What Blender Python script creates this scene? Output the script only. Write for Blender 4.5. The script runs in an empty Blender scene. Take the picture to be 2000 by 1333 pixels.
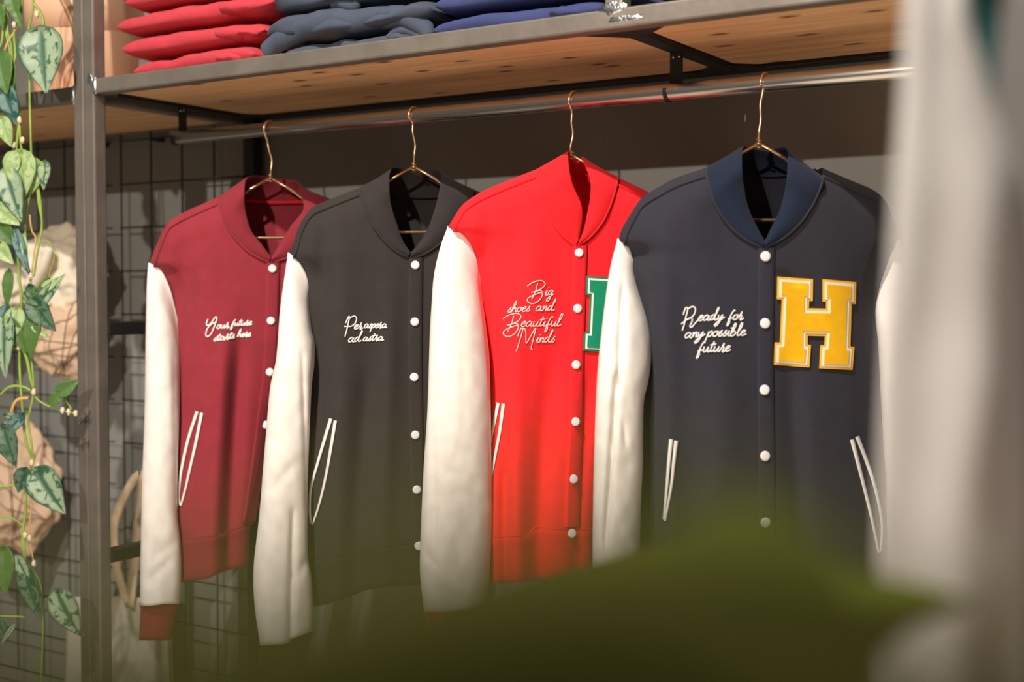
import bpy, bmesh, math, random
from mathutils import Vector, Matrix, noise
from mathutils.geometry import tessellate_polygon
random.seed(7)
sc = bpy.context.scene
C = sc.collection

# ------------------------------------------------------------------ camera, light, exposure
F_PX = 2500.0
CAM = Vector((0, 0, 1.35))
YAW, PITCH = math.radians(32.5), math.radians(2.15)
cd = bpy.data.cameras.new('camera'); cam = bpy.data.objects.new('camera', cd); C.objects.link(cam)
cd.sensor_width = 36; cd.lens = 45.0; cd.clip_start = 0.01
cam.location = CAM; cam.rotation_euler = (math.pi/2 - PITCH, 0, YAW)
cd.dof.use_dof = True; cd.dof.focus_distance = 2.15; cd.dof.aperture_fstop = 2.5; cd.dof.aperture_blades = 0
sc.camera = cam
w = bpy.data.worlds.new('world'); sc.world = w; w.use_nodes = True
w.node_tree.nodes['Background'].inputs[0].default_value = (1.0, 0.93, 0.84, 1)
w.node_tree.nodes['Background'].inputs[1].default_value = 0.13
def spot(name, loc, target, power, size_deg, radius, col, blend=0.5):
    l = bpy.data.lights.new(name, 'SPOT'); l.energy = power; l.spot_size = math.radians(size_deg)
    l.spot_blend = blend; l.shadow_soft_size = radius; l.color = col
    o = bpy.data.objects.new(name, l); C.objects.link(o); o.location = loc
    o.rotation_euler = (Vector(target) - Vector(loc)).to_track_quat('-Z', 'Y').to_euler()
    return o
spot('track_spot_steep', (-0.75, -0.7, 4.08), (-1.45, 1.9, 1.64), 700, 62, 0.035, (1.0, 0.905, 0.825), 1.0)
spot('track_spot_far', (-0.05, -3.1, 3.05), (-1.4, 1.9, 1.45), 640, 38, 0.05, (1.0, 0.905, 0.81), 1.0)
spot('added_fill_spot', (-0.45, 0.15, 3.8), (-0.45, 0.20, 0), 1150, 56, 0.05, (1.0, 0.88, 0.74), 0.8)  # added fill: bounces off floor onto shelf underside, lights near leaves and shirt
sc.view_settings.view_transform = 'Standard'; sc.view_settings.look = 'None'
sc.view_settings.gamma = 1.0; sc.view_settings.exposure = 0.0
sc.view_settings.use_curve_mapping = False

# ------------------------------------------------------------------ geometry of the view (measuring only)
FH = Vector((-math.sin(YAW), math.cos(YAW), 0)); R = Vector((math.cos(YAW), math.sin(YAW), 0)); Z = Vector((0, 0, 1))
FW = FH*math.cos(PITCH) - Z*math.sin(PITCH); UP = R.cross(FW)
def ray(px, py): return FW + R*((px-1000)/F_PX) + UP*((666.5-py)/F_PX)
def P(px, py, d): return CAM + ray(px, py)*d
def atY(px, py, Y):
    r = ray(px, py); return CAM + r*((Y-CAM.y)/r.y)

# ------------------------------------------------------------------ helpers
def empty(name, loc, label, cat, group=None):
    o = bpy.data.objects.new(name, None); C.objects.link(o); o.location = loc; o.empty_display_size = 0.05
    o['label'] = label; o['category'] = cat
    if group: o['group'] = group
    return o
def meshobj(name, verts, faces, mat, parent=None, smooth=True, origin=None):
    org = origin if origin is not None else (parent_world(parent) if parent else Vector((0, 0, 0)))
    me = bpy.data.meshes.new(name)
    me.from_pydata([tuple(Vector(v)-org) for v in verts], [], faces); me.update()
    if smooth: me.polygons.foreach_set('use_smooth', [True]*len(me.polygons))
    if mat: me.materials.append(mat)
    o = bpy.data.objects.new(name, me); C.objects.link(o)
    if parent: o.parent = parent; o.location = org - parent_world(parent)
    else: o.location = org
    return o
def parent_world(o):
    v = Vector(o.location)
    while o.parent: o = o.parent; v += Vector(o.location)
    return v
def solid(o, th, off=0):
    m = o.modifiers.new('solid', 'SOLIDIFY'); m.thickness = th; m.offset = off; return o
def bevel(o, wd, seg=2):
    m = o.modifiers.new('bevel', 'BEVEL'); m.width = wd; m.segments = seg; m.limit_method = 'ANGLE'; return o
def cr(pts, n=8, closed=False):
    """Catmull-Rom through a list of Vectors / tuples"""
    pts = [Vector(p) for p in pts]; out = []
    m = len(pts)
    for i in range(m if closed else m-1):
        p1, p2 = pts[i], pts[(i+1) % m]
        p0 = pts[(i-1) % m] if (closed or i > 0) else p1
        p3 = pts[(i+2) % m] if (closed or i+2 < m) else p2
        for k in range(n):
            t = k/n
            out.append(0.5*((2*p1)+(p2-p0)*t+(2*p0-5*p1+4*p2-p3)*t*t+(3*p1-p0-3*p2+p3)*t*t*t))
    if not closed: out.append(pts[-1])
    return out
def tube_data(path, r, seg=8, flat=1.0, nrm=None, taper=None):
    V, Fs = [], []; n = len(path); up = Vector(nrm) if nrm is not None else Vector((0.3, 0.2, 1)).normalized()
    for i, p in enumerate(path):
        t = (path[min(i+1, n-1)] - path[max(i-1, 0)])
        if t.length < 1e-9: t = Vector((0, 0, 1))
        t.normalize(); a = t.cross(up)
        if a.length < 1e-4: a = t.cross(Vector((1, 0, 0)))
        a.normalize(); b = a.cross(t).normalized()
        if nrm is None: up = b
        rr = r*(taper(i/(n-1)) if taper else 1)
        for k in range(seg):
            g = 2*math.pi*k/seg; V.append(p + a*math.cos(g)*rr + b*math.sin(g)*rr*flat)
    for i in range(n-1):
        for k in range(seg):
            Fs.append((i*seg+k, i*seg+(k+1) % seg, (i+1)*seg+(k+1) % seg, (i+1)*seg+k))
    Fs.append(tuple(range(seg-1, -1, -1))); Fs.append(tuple((n-1)*seg+k for k in range(seg)))
    return V, Fs
def tube(name, path, r, mat, parent, **k):
    V, Fs = tube_data([Vector(p) for p in path], r, **k); return meshobj(name, V, Fs, mat, parent)
def join(datas):
    V, Fs = [], []
    for v, f in datas:
        o = len(V); V += v; Fs += [tuple(i+o for i in q) for q in f]
    return V, Fs
def boxd(x0, x1, y0, y1, z0, z1):
    V = [Vector((x, y, z)) for z in (z0, z1) for y in (y0, y1) for x in (x0, x1)]
    return V, [(0,2,3,1),(4,5,7,6),(0,1,5,4),(2,6,7,3),(0,4,6,2),(1,3,7,5)]
def box(name, x0, x1, y0, y1, z0, z1, mat, parent=None, bv=0.0015):
    V, Fs = boxd(x0, x1, y0, y1, z0, z1)
    o = meshobj(name, V, Fs, mat, parent, smooth=False)
    if bv: bevel(o, bv)
    return o
def gridfaces(nu, nv, wrapu=False):
    Fs = []
    for j in range(nv-1):
        for i in range(nu if wrapu else nu-1):
            a = j*nu+i; b = j*nu+(i+1) % nu; Fs.append((a, b, b+nu, a+nu))
    return Fs
def lin(pts, x):
    """piecewise-linear lookup through (x, y) pairs"""
    if x <= pts[0][0]: return pts[0][1]
    for (a, b), (c, d) in zip(pts, pts[1:]):
        if x <= c: return b+(d-b)*(x-a)/(c-a) if c > a else d
    return pts[-1][1]
def smooth_lut(pts, rng=None):
    """smooth monotone-x interpolation via Catmull-Rom sampling"""
    q = cr([(a, b, 0) for a, b in pts], 8); q = [(v.x, v.y) for v in q]
    for i in range(1, len(q)):
        if q[i][0] < q[i-1][0]: q[i] = (q[i-1][0], q[i][1])
    return lambda x: lin(q, x)
def sstep(a, b, x):
    t = max(0, min(1, (x-a)/(b-a))); return t*t*(3-2*t)

# ------------------------------------------------------------------ materials
def srgb(r, g, b):
    f = lambda c: (c/255/12.92) if c/255 <= 0.04045 else ((c/255+0.055)/1.055)**2.4
    return (f(r), f(g), f(b), 1)
def mat(name, col, rough=0.8, metal=0.0, sheen=0.0, bump=None, var=0.0, varscale=6.0, spec=0.5, trans=0.0):
    m = bpy.data.materials.new(name); m.use_nodes = True; nt = m.node_tree; b = nt.nodes['Principled BSDF']
    b.inputs['Base Color'].default_value = col if len(col) == 4 else (*col, 1)
    b.inputs['Roughness'].default_value = rough; b.inputs['Metallic'].default_value = metal
    b.inputs['Sheen Weight'].default_value = sheen; b.inputs['Specular IOR Level'].default_value = spec
    tc = nt.nodes.new('ShaderNodeTexCoord')
    if var:
        n = nt.nodes.new('ShaderNodeTexNoise'); n.inputs['Scale'].default_value = varscale; n.inputs['Detail'].default_value = 6
        nt.links.new(tc.outputs['Object'], n.inputs['Vector'])
        h = nt.nodes.new('ShaderNodeHueSaturation'); h.inputs['Color'].default_value = col if len(col) == 4 else (*col, 1)
        r = nt.nodes.new('ShaderNodeMapRange'); r.inputs['From Min'].default_value = 0.3; r.inputs['From Max'].default_value = 0.7
        r.inputs['To Min'].default_value = 1-var; r.inputs['To Max'].default_value = 1+var
        nt.links.new(n.outputs['Fac'], r.inputs['Value']); nt.links.new(r.outputs[0], h.inputs['Value'])
        nt.links.new(h.outputs[0], b.inputs['Base Color'])
    if bump:
        scale, strength, stretch = bump
        mp = nt.nodes.new('ShaderNodeMapping'); mp.inputs['Scale'].default_value = stretch
        n = nt.nodes.new('ShaderNodeTexNoise'); n.inputs['Scale'].default_value = scale; n.inputs['Detail'].default_value = 3
        nt.links.new(tc.outputs['Object'], mp.inputs[0]); nt.links.new(mp.outputs[0], n.inputs['Vector'])
        bp = nt.nodes.new('ShaderNodeBump'); bp.inputs['Strength'].default_value = strength; bp.inputs['Distance'].default_value = 0.002
        nt.links.new(n.outputs['Fac'], bp.inputs['Height']); nt.links.new(bp.outputs[0], b.inputs['Normal'])
    if trans:
        t = nt.nodes.new('ShaderNodeBsdfTranslucent'); t.inputs[0].default_value = col if len(col) == 4 else (*col, 1)
        mx = nt.nodes.new('ShaderNodeMixShader'); mx.inputs[0].default_value = trans
        nt.links.new(b.outputs[0], mx.inputs[1]); nt.links.new(t.outputs[0], mx.inputs[2])
        nt.links.new(mx.outputs[0], nt.nodes['Material Output'].inputs[0])
    return m
def fabric(name, col, sheen=0.05): return mat(name, col, 0.92, 0, sheen, (900, 0.25, (1, 1, 1)), 0.06, 40, 0.2)
M = {}
M['maroon'] = fabric('maroon_jersey', (0.27, 0.028, 0.040, 1)); M['maroon_rib'] = fabric('maroon_rib', (0.23, 0.024, 0.034, 1))
M['black'] = fabric('black_jersey', (0.036, 0.031, 0.028, 1)); M['black_rib'] = fabric('black_rib', (0.034, 0.029, 0.028, 1))
M['red'] = fabric('red_jersey', (0.92, 0.018, 0.026, 1)); M['red_rib'] = fabric('red_rib', (0.86, 0.016, 0.022, 1))
M['navy'] = fabric('navy_jersey', (0.030, 0.029, 0.039, 1)); M['navy_rib'] = fabric('navy_rib', (0.012, 0.019, 0.040, 1))
M['white'] = fabric('cream_white_jersey', (0.80, 0.76, 0.70, 1)); M['white_trim'] = mat('white_trim', (0.85, 0.83, 0.79, 1), 0.7)
M['button'] = mat('white_snap', (0.82, 0.81, 0.80, 1), 0.35)
M['thread'] = mat('white_thread', (0.88, 0.86, 0.83, 1), 0.6, bump=(1500, 0.5, (1, 1, 1)))
M['thread_red'] = mat('pale_pink_thread', (0.90, 0.62, 0.56, 1), 0.6)
M['felt_y'] = mat('yellow_felt', (0.93, 0.50, 0.0, 1), 0.95, bump=(1500, 0.5, (1, 1, 1)), var=0.06, varscale=60)
M['felt_y_rim'] = mat('yellow_satin_stitch', (0.95, 0.50, 0.03, 1), 0.55, bump=(2500, 0.4, (1, 1, 1)))
M['felt_g'] = mat('green_felt', (0.0, 0.30, 0.15, 1), 0.95, bump=(1500, 0.5, (1, 1, 1)), var=0.08, varscale=60)
M['felt_g_rim'] = mat('green_satin_stitch', (0.01, 0.20, 0.10, 1), 0.6)
M['copper'] = mat('copper_wire', (0.95, 0.62, 0.36, 1), 0.28, 0.9)
def steel(name, col, rough=0.45):
    m = mat(name, col, rough, 0.55, bump=(60, 0.25, (1, 1, 1)), var=0.16, varscale=14); return m
M['steel'] = steel('raw_steel', (0.235, 0.205, 0.172, 1)); M['steel_dark'] = mat('black_and_shaded_steel', (0.02, 0.02, 0.02, 1), 0.5, 0.3)  # own black on rails and brackets; painted-in shade on inner beams, gussets, back post
M['weld'] = mat('silver_weld', (0.75, 0.76, 0.78, 1), 0.25, 1.0, bump=(220, 0.8, (1, 1, 1)))
M['rod'] = mat('scuffed_rod_steel', (0.55, 0.53, 0.50, 1), 0.27, 1.0, bump=(30, 0.15, (0.15, 1, 1)))
M['wall'] = mat('grey_wall_paint', (0.25, 0.248, 0.222, 1), 0.85, bump=(30, 0.2, (1, 1, 1)), var=0.04, varscale=2)
M['floor'] = mat('warm_concrete', (0.78, 0.70, 0.60, 1), 0.6, var=0.06, varscale=3)
M['wire'] = mat('black_wire', (0.015, 0.015, 0.015, 1), 0.5, 0.2)
M['kraft'] = mat('kraft_paper', (0.70, 0.50, 0.34, 1), 0.85, bump=(40, 0.5, (1, 1, 1)), var=0.08, varscale=8)
M['cream_paper'] = mat('cream_cotton', (0.85, 0.76, 0.60, 1), 0.9, bump=(60, 0.3, (1, 1, 1)))
M['canvas'] = mat('unbleached_canvas', (0.62, 0.57, 0.47, 1), 0.95, bump=(700, 0.4, (1, 1, 1)))
M['strap'] = mat('beige_strap', (0.66, 0.50, 0.33, 1), 0.9)
M['net'] = mat('brown_net_string', (0.20, 0.14, 0.08, 1), 0.9)
M['pot'] = mat('peach_terracotta', (0.78, 0.47, 0.30, 1), 0.8, var=0.06, varscale=8)
M['soil'] = mat('potting_soil', (0.05, 0.035, 0.025, 1), 1.0)
M['stackred'] = fabric('washed_red_fleece', (0.50, 0.045, 0.060, 1)); M['slate'] = fabric('slate_blue_fleece', (0.060, 0.076, 0.108, 1))
M['indigo'] = fabric('indigo_fleece', (0.045, 0.058, 0.16, 1)); M['kelly'] = fabric('kelly_green_fleece', (0.01, 0.30, 0.10, 1))
M['darknavy'] = fabric('dark_navy_fleece', (0.02, 0.028, 0.05, 1))
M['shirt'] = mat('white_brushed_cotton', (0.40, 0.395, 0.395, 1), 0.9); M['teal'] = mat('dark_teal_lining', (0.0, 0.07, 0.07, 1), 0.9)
M['stem'] = mat('light_green_stem', (0.32, 0.46, 0.07, 1), 0.5, trans=0.2, var=0.2, varscale=30)
M['stem_old'] = mat('ochre_stem', (0.60, 0.36, 0.10, 1), 0.6)
M['node'] = mat('pale_root_node', (0.72, 0.60, 0.42, 1), 0.8)

def wood(name, base, dark):
    m = bpy.data.materials.new(name); m.use_nodes = True; nt = m.node_tree; b = nt.nodes['Principled BSDF']; L = nt.links
    b.inputs['Roughness'].default_value = 0.6; b.inputs['Specular IOR Level'].default_value = 0.3
    tc = nt.nodes.new('ShaderNodeTexCoord'); mp = nt.nodes.new('ShaderNodeMapping'); mp.inputs['Scale'].default_value = (1.2, 16, 1)
    L.new(tc.outputs['Object'], mp.inputs[0])
    n = nt.nodes.new('ShaderNodeTexNoise'); n.inputs['Scale'].default_value = 3.0; n.inputs['Detail'].default_value = 8; n.inputs['Distortion'].default_value = 0.6
    L.new(mp.outputs[0], n.inputs['Vector'])
    cr_ = nt.nodes.new('ShaderNodeValToRGB'); cr_.color_ramp.elements[0].position = 0.3; cr_.color_ramp.elements[1].position = 0.72
    cr_.color_ramp.elements[0].color = (*[c*0.72 for c in base[:3]], 1); cr_.color_ramp.elements[1].color = base
    L.new(n.outputs['Fac'], cr_.inputs[0])
    # knots
    mk = nt.nodes.new('ShaderNodeMapping'); mk.inputs['Scale'].default_value = (7, 17, 1); L.new(tc.outputs['Object'], mk.inputs[0])
    v = nt.nodes.new('ShaderNodeTexVoronoi'); v.inputs['Scale'].default_value = 1.0; L.new(mk.outputs[0], v.inputs['Vector'])
    v.voronoi_dimensions = '2D'
    kr = nt.nodes.new('ShaderNodeMapRange'); kr.inputs['From Min'].default_value = 0.05; kr.inputs['From Max'].default_value = 0.16
    kr.inputs['To Min'].default_value = 1; kr.inputs['To Max'].default_value = 0; L.new(v.outputs['Distance'], kr.inputs[0])
    sep = nt.nodes.new('ShaderNodeSeparateColor'); L.new(v.outputs['Color'], sep.inputs[0])
    gt = nt.nodes.new('ShaderNodeMath'); gt.operation = 'GREATER_THAN'; gt.inputs[1].default_value = 0.62; L.new(sep.outputs[0], gt.inputs[0])
    mu = nt.nodes.new('ShaderNodeMath'); mu.operation = 'MULTIPLY'; L.new(kr.outputs[0], mu.inputs[0]); L.new(gt.outputs[0], mu.inputs[1])
    mx = nt.nodes.new('ShaderNodeMix'); mx.data_type = 'RGBA'; mx.inputs['B'].default_value = dark
    L.new(mu.outputs[0], mx.inputs['Factor']); L.new(cr_.outputs[0], mx.inputs['A']); L.new(mx.outputs['Result'], b.inputs['Base Color'])
    return m
M['pine'] = wood('knotty_pine', (0.93, 0.56, 0.29, 1), (0.16, 0.06, 0.028, 1))

def leafmat(name, green, silver, amount=0.5, trans=0.35):
    m = bpy.data.materials.new(name); m.use_nodes = True; nt = m.node_tree; b = nt.nodes['Principled BSDF']; L = nt.links
    b.inputs['Roughness'].default_value = 0.45
    tc = nt.nodes.new('ShaderNodeTexCoord')
    n = nt.nodes.new('ShaderNodeTexNoise'); n.inputs['Scale'].default_value = 55; n.inputs['Detail'].default_value = 4; n.inputs['Distortion'].default_value = 1.0
    L.new(tc.outputs['Object'], n.inputs['Vector'])
    # the midrib and rim stay green: uv.x = 0 on the midrib, 1 at the rim
    uv = nt.nodes.new('ShaderNodeSeparateXYZ'); L.new(tc.outputs['UV'], uv.inputs[0])
    r1 = nt.nodes.new('ShaderNodeMapRange'); r1.inputs['From Min'].default_value = 0.08; r1.inputs['From Max'].default_value = 0.25; L.new(uv.outputs[0], r1.inputs[0])
    r2 = nt.nodes.new('ShaderNodeMapRange'); r2.inputs['From Min'].default_value = 0.98; r2.inputs['From Max'].default_value = 0.75; L.new(uv.outputs[0], r2.inputs[0])
    mm = nt.nodes.new('ShaderNodeMath'); mm.operation = 'MULTIPLY'; L.new(r1.outputs[0], mm.inputs[0]); L.new(r2.outputs[0], mm.inputs[1])
    cr_ = nt.nodes.new('ShaderNodeMapRange'); cr_.inputs['From Min'].default_value = 0.62-amount*0.35; cr_.inputs['From Max'].default_value = 0.70-amount*0.35
    L.new(n.outputs['Fac'], cr_.inputs[0])
    m2 = nt.nodes.new('ShaderNodeMath'); m2.operation = 'MULTIPLY'; L.new(mm.outputs[0], m2.inputs[0]); L.new(cr_.outputs[0], m2.inputs[1])
    mx = nt.nodes.new('ShaderNodeMix'); mx.data_type = 'RGBA'; mx.inputs['A'].default_value = green; mx.inputs['B'].default_value = silver
    L.new(m2.outputs[0], mx.inputs['Factor']); L.new(mx.outputs['Result'], b.inputs['Base Color'])
    t = nt.nodes.new('ShaderNodeBsdfTranslucent'); L.new(mx.outputs['Result'], t.inputs[0])
    ms = nt.nodes.new('ShaderNodeMixShader'); ms.inputs[0].default_value = trans
    L.new(b.outputs[0], ms.inputs[1]); L.new(t.outputs[0], ms.inputs[2]); L.new(ms.outputs[0], nt.nodes['Material Output'].inputs[0])
    return m
M['leaf_satin'] = leafmat('satin_leaf', (0.05, 0.16, 0.08, 1), (0.42, 0.54, 0.36, 1), 0.66)
M['leaf_dark'] = leafmat('dark_satin_leaf', (0.03, 0.11, 0.05, 1), (0.14, 0.24, 0.15, 1), 0.5)
M['leaf_pale'] = leafmat('pale_leaf_underside', (0.36, 0.54, 0.18, 1), (0.58, 0.70, 0.38, 1), 0.55)
M['leaf_green'] = leafmat('plain_green_leaf', (0.11, 0.23, 0.05, 1), (0.14, 0.27, 0.07, 1), 0.2)
M['leaf_blue'] = leafmat('blue_green_leaf', (0.03, 0.13, 0.11, 1), (0.22, 0.36, 0.33, 1), 0.6)
M['leaf_near'] = leafmat('olive_green_leaf', (0.052, 0.066, 0.006, 1), (0.062, 0.076, 0.008, 1), 0.1, 0.4)
M['leaf_close'] = leafmat('dark_olive_leaf', (0.040, 0.043, 0.006, 1), (0.045, 0.048, 0.008, 1), 0.1, 0.4)

for k_ in ('leaf_near', 'leaf_close'):
    b_ = M[k_].node_tree.nodes['Principled BSDF']; b_.inputs['Roughness'].default_value = 0.85; b_.inputs['Specular IOR Level'].default_value = 0.1

# ------------------------------------------------------------------ the setting
WALL_Y = 2.18
def structure(o): o['kind'] = 'structure'; return o
structure(box('wall_back', -6, 2.5, WALL_Y, WALL_Y+0.12, 0, 3.9, M['wall'], bv=0))
structure(box('floor', -6, 2.5, -4.5, WALL_Y, -0.1, 0, M['floor'], bv=0))

# ------------------------------------------------------------------ the rack (main bay) and the shelf unit to its left
ZB = 1.35 + 0.392            # underside of the shelf frame
T = 0.030
YF0 = 1.695; YF1 = YF0+T     # front beam
YB1 = 2.168; YB0 = YB1-T     # back beam
XP = -2.070                  # left post of the main unit
XM = -0.902                  # upper post and cross beam
YR, RR = 1.90, 0.0135
ZR = atY(1000, 209, YR).z
rack = empty('steel_clothes_rack', (XP, YF0, 0), 'raw welded steel clothes rack with wooden shelf and hanging rod, carrying the four college jackets', 'rack')
def part(name, *a, m='steel', p=None, bv=0.0035):
    return box(name, *a, M[m], p or rack, bv)
part('post', XP-T/2, XP+T/2, YF0, YF1, 0, 2.45); part('post', XP-T/2, XP+T/2, YB0, YB1, 0, 2.45, m='steel_dark')  # back post's dark colour stands in for shade
XE = 0.55
part('post', XE, XE+T, YF0, YF1, 0, 2.45); part('post', XE, XE+T, YB0, YB1, 0, 2.45)
part('upper_post', XM-T/2, XM+T/2, YF0, YF1, ZB+T, 2.45); part('upper_post', XM-T/2, XM+T/2, YB0, YB1, ZB+T, 2.45)
part('front_beam', XP+T/2, XE, YF0, YF1, ZB, ZB+T); part('back_beam', XP+T/2, XE, YB0, YB1, ZB, ZB+T, m='steel_dark')  # back beam takes the dark copy: shade put into its colour
part('side_beam', XP-T/2, XP+T/2, YF1, YB0, ZB, ZB+T, m='steel_dark'); part('cross_beam', XM-T/2, XM+T/2, YF1, YB0, ZB, ZB+T, m='steel_dark')  # side and cross beams coloured dark for the shade under the shelf
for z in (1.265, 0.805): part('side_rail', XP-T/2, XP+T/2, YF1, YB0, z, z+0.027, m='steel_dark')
for xa, xb in ((XP+T/2+0.002, XM-T/2-0.002), (XM+T/2+0.002, XE-0.002)):
    b = part('shelf_board', xa, xb, YF1+0.002, YB0-0.002, ZB+0.008, ZB+0.026, m='pine')
# corner gussets under the board
def gusset(cx, cy, sx, sy, leg=0.045):
    p = [(cx, cy), (cx+sx*leg*1.1, cy), (cx, cy+sy*leg)]
    V = [Vector((x, y, z)) for z in (ZB+0.001, ZB+0.005) for x, y in p]
    meshobj('gusset', V, [(0,1,2),(5,4,3),(0,3,4,1),(1,4,5,2),(2,5,3,0)], M['steel_dark'], rack, False)  # dark tone paints in the shade of the corner
for cx, sx in ((XP+T/2, 1), (XM-T/2, -1), (XM+T/2, 1)):
    gusset(cx, YF1, sx, 1, 0.03 if cx < -1.5 else 0.05); gusset(cx, YB0, sx, -1)
def blob(name, c, sx, sy, sz, seed, parent, m):
    bm = bmesh.new(); bmesh.ops.create_icosphere(bm, subdivisions=3, radius=1)
    V = []
    for v in bm.verts:
        k = 1+0.35*noise.noise(v.co*2.3+Vector((seed, 0, 0)))
        V.append(Vector(c)+Vector((v.co.x*sx, v.co.y*sy, v.co.z*sz))*k)
    Fs = [tuple(v.index for v in f.verts) for f in bm.faces]; bm.free()
    return meshobj(name, V, Fs, m, parent)
blob('weld_bead', (XP+T/2+0.001, YF0+0.002, ZB+0.015), 0.006, 0.004, 0.018, 1, rack, M['weld'])
blob('weld_bead', (XP+0.003, YF0+0.001, ZB+0.03), 0.009, 0.0022, 0.014, 2, rack, M['weld'])
blob('weld_bead', (XM, YF0+0.001, ZB+T+0.001), 0.022, 0.0035, 0.010, 3, rack, M['weld'])
blob('weld_bead', (XM+0.02, YF0+0.0005, ZB+0.013), 0.03, 0.002, 0.005, 4, rack, M['weld'])
# rod with its strap brackets
tube('hanging_rod', [Vector((x, YR, ZR)) for x in (XP+0.016, -1.4, -0.7, XE-0.002)], RR, M['rod'], rack, seg=32, nrm=(0, 0, 1))
def bracket(x):
    path = [(YR+RR+0.002, ZB-0.0005), (YR+RR+0.002, ZR+0.004)]
    for k in range(0, 9):
        a = math.radians(-k*200/8); path.append((YR+(RR+0.002)*math.cos(a), ZR+(RR+0.002)*math.sin(a)))
    V, Fs = [], []; n = len(path); wd = 0.011
    for i, (y, z) in enumerate(path):
        a = Vector(path[min(i+1, n-1)])-Vector(path[max(i-1, 0)]); a.normalize(); nx, nz = -a.y, a.x
        for s in (0, 0.003):
            for dx in (-wd, wd if i < 2 else -wd+0.006): V.append(Vector((x+dx, y-nx*s, z-nz*s)))
    for i in range(n-1):
        b = i*4; Fs += [(b, b+1, b+5, b+4), (b+3, b+2, b+6, b+7), (b+2, b, b+4, b+6), (b+1, b+3, b+7, b+5)]
    Fs += [(0, 2, 3, 1), ((n-1)*4, (n-1)*4+1, (n-1)*4+3, (n-1)*4+2)]
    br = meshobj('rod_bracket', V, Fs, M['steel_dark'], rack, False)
    for dx in (-0.005, 0.005):
        V, Fs = tube_data([Vector((x+dx, YR+RR-0.002, ZB-0.008)), Vector((x+dx, YR+RR+0.006, ZB-0.008))], 0.0022, 10)
        meshobj('screw', V, Fs, M['weld'], br)
bracket(XP+0.028); bracket(XM); bracket(XE-0.03)

XL = XP - T - 0.001
unit = empty('steel_shelf_unit', (XL, YF0, 0), 'raw steel shelf unit at the far left carrying the potted trailing plant', 'shelf')
LZ = ZB-0.010
def lp(name, *a, m='steel', bv=0.0035): return box(name, *a, M[m], unit, bv)
lp('post', XL-T/2, XL+T/2, YF0, YF1, 0, 2.45); lp('post', XL-T/2, XL+T/2, YB0, YB1, 0, 2.45)
lp('post', -3.3-T, -3.3, YF0, YF1, 0, 2.45); lp('post', -3.3-T, -3.3, YB0, YB1, 0, 2.45)
lp('front_beam', -3.3, XL-T/2, YF0, YF1, LZ, LZ+T); lp('back_beam', -3.3, XL-T/2, YB0, YB1, LZ, LZ+T)
lp('side_beam', XL-T/2, XL+T/2, YF1, YB0, LZ, LZ+T)
lp('shelf_board', -3.3+0.002, XL-T/2-0.002, YF1+0.002, YB0-0.002, LZ+0.008, LZ+0.026, m='pine')
blob('weld_bead', (XL-T/2-0.001, YF0+0.002, LZ+0.012), 0.005, 0.004, 0.02, 8, unit, M['weld'])

# ------------------------------------------------------------------ wire grids on the wall
def grid_panel(x0, x1, z0, z1, label, ph):
    Y = WALL_Y-0.045
    g = empty('wire_grid_panel', ((x0+x1)/2, Y, z0), label, 'wire grid', None)
    pitch = 0.1055; r = 0.0022
    nh = int((z1-z0)/pitch)+1; nv = int((x1-x0)/pitch)+1
    a = b = None
    for k in range(nh):
        z = z0+k*pitch
        if a is None: a = tube('wire', [(x0, Y, z), (x1, Y, z)], r, M['wire'], g, seg=6); first = z
        else:
            c = a.copy(); C.objects.link(c); c.location = (0, 0, z-first)
    for k in range(nv):
        x = x0+k*pitch
        if b is None: b = tube('wire', [(x, Y+0.004, z0), (x, Y+0.004, z1)], r, M['wire'], g, seg=6); fx = x
        else:
            c = b.copy(); C.objects.link(c); c.location = (x-fx, 0, 0)
    for x in (x0+pitch, x1-pitch*0.6):
        for z in (z0+pitch, z1-pitch): tube('standoff', [(x, Y+0.003, z), (x, WALL_Y-0.001, z)], 0.005, M['wire'], g, seg=8)
zt = atY(250, 445, WALL_Y-0.045).z
xg = atY(236, 500, WALL_Y-0.045).x
grid_panel(xg-0.1055*7-0.0, xg-0.03+0.0, zt-0.1055*11, zt+0.1055*3, 'black wire grid panel on the wall behind the hanging paper bundles at far left', 0)
grid_panel(xg, xg+0.1055*3.98, zt-0.1055*11, zt+0.1055*3, 'black wire grid panel on the wall behind the maroon jacket sleeve', 1)

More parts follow.
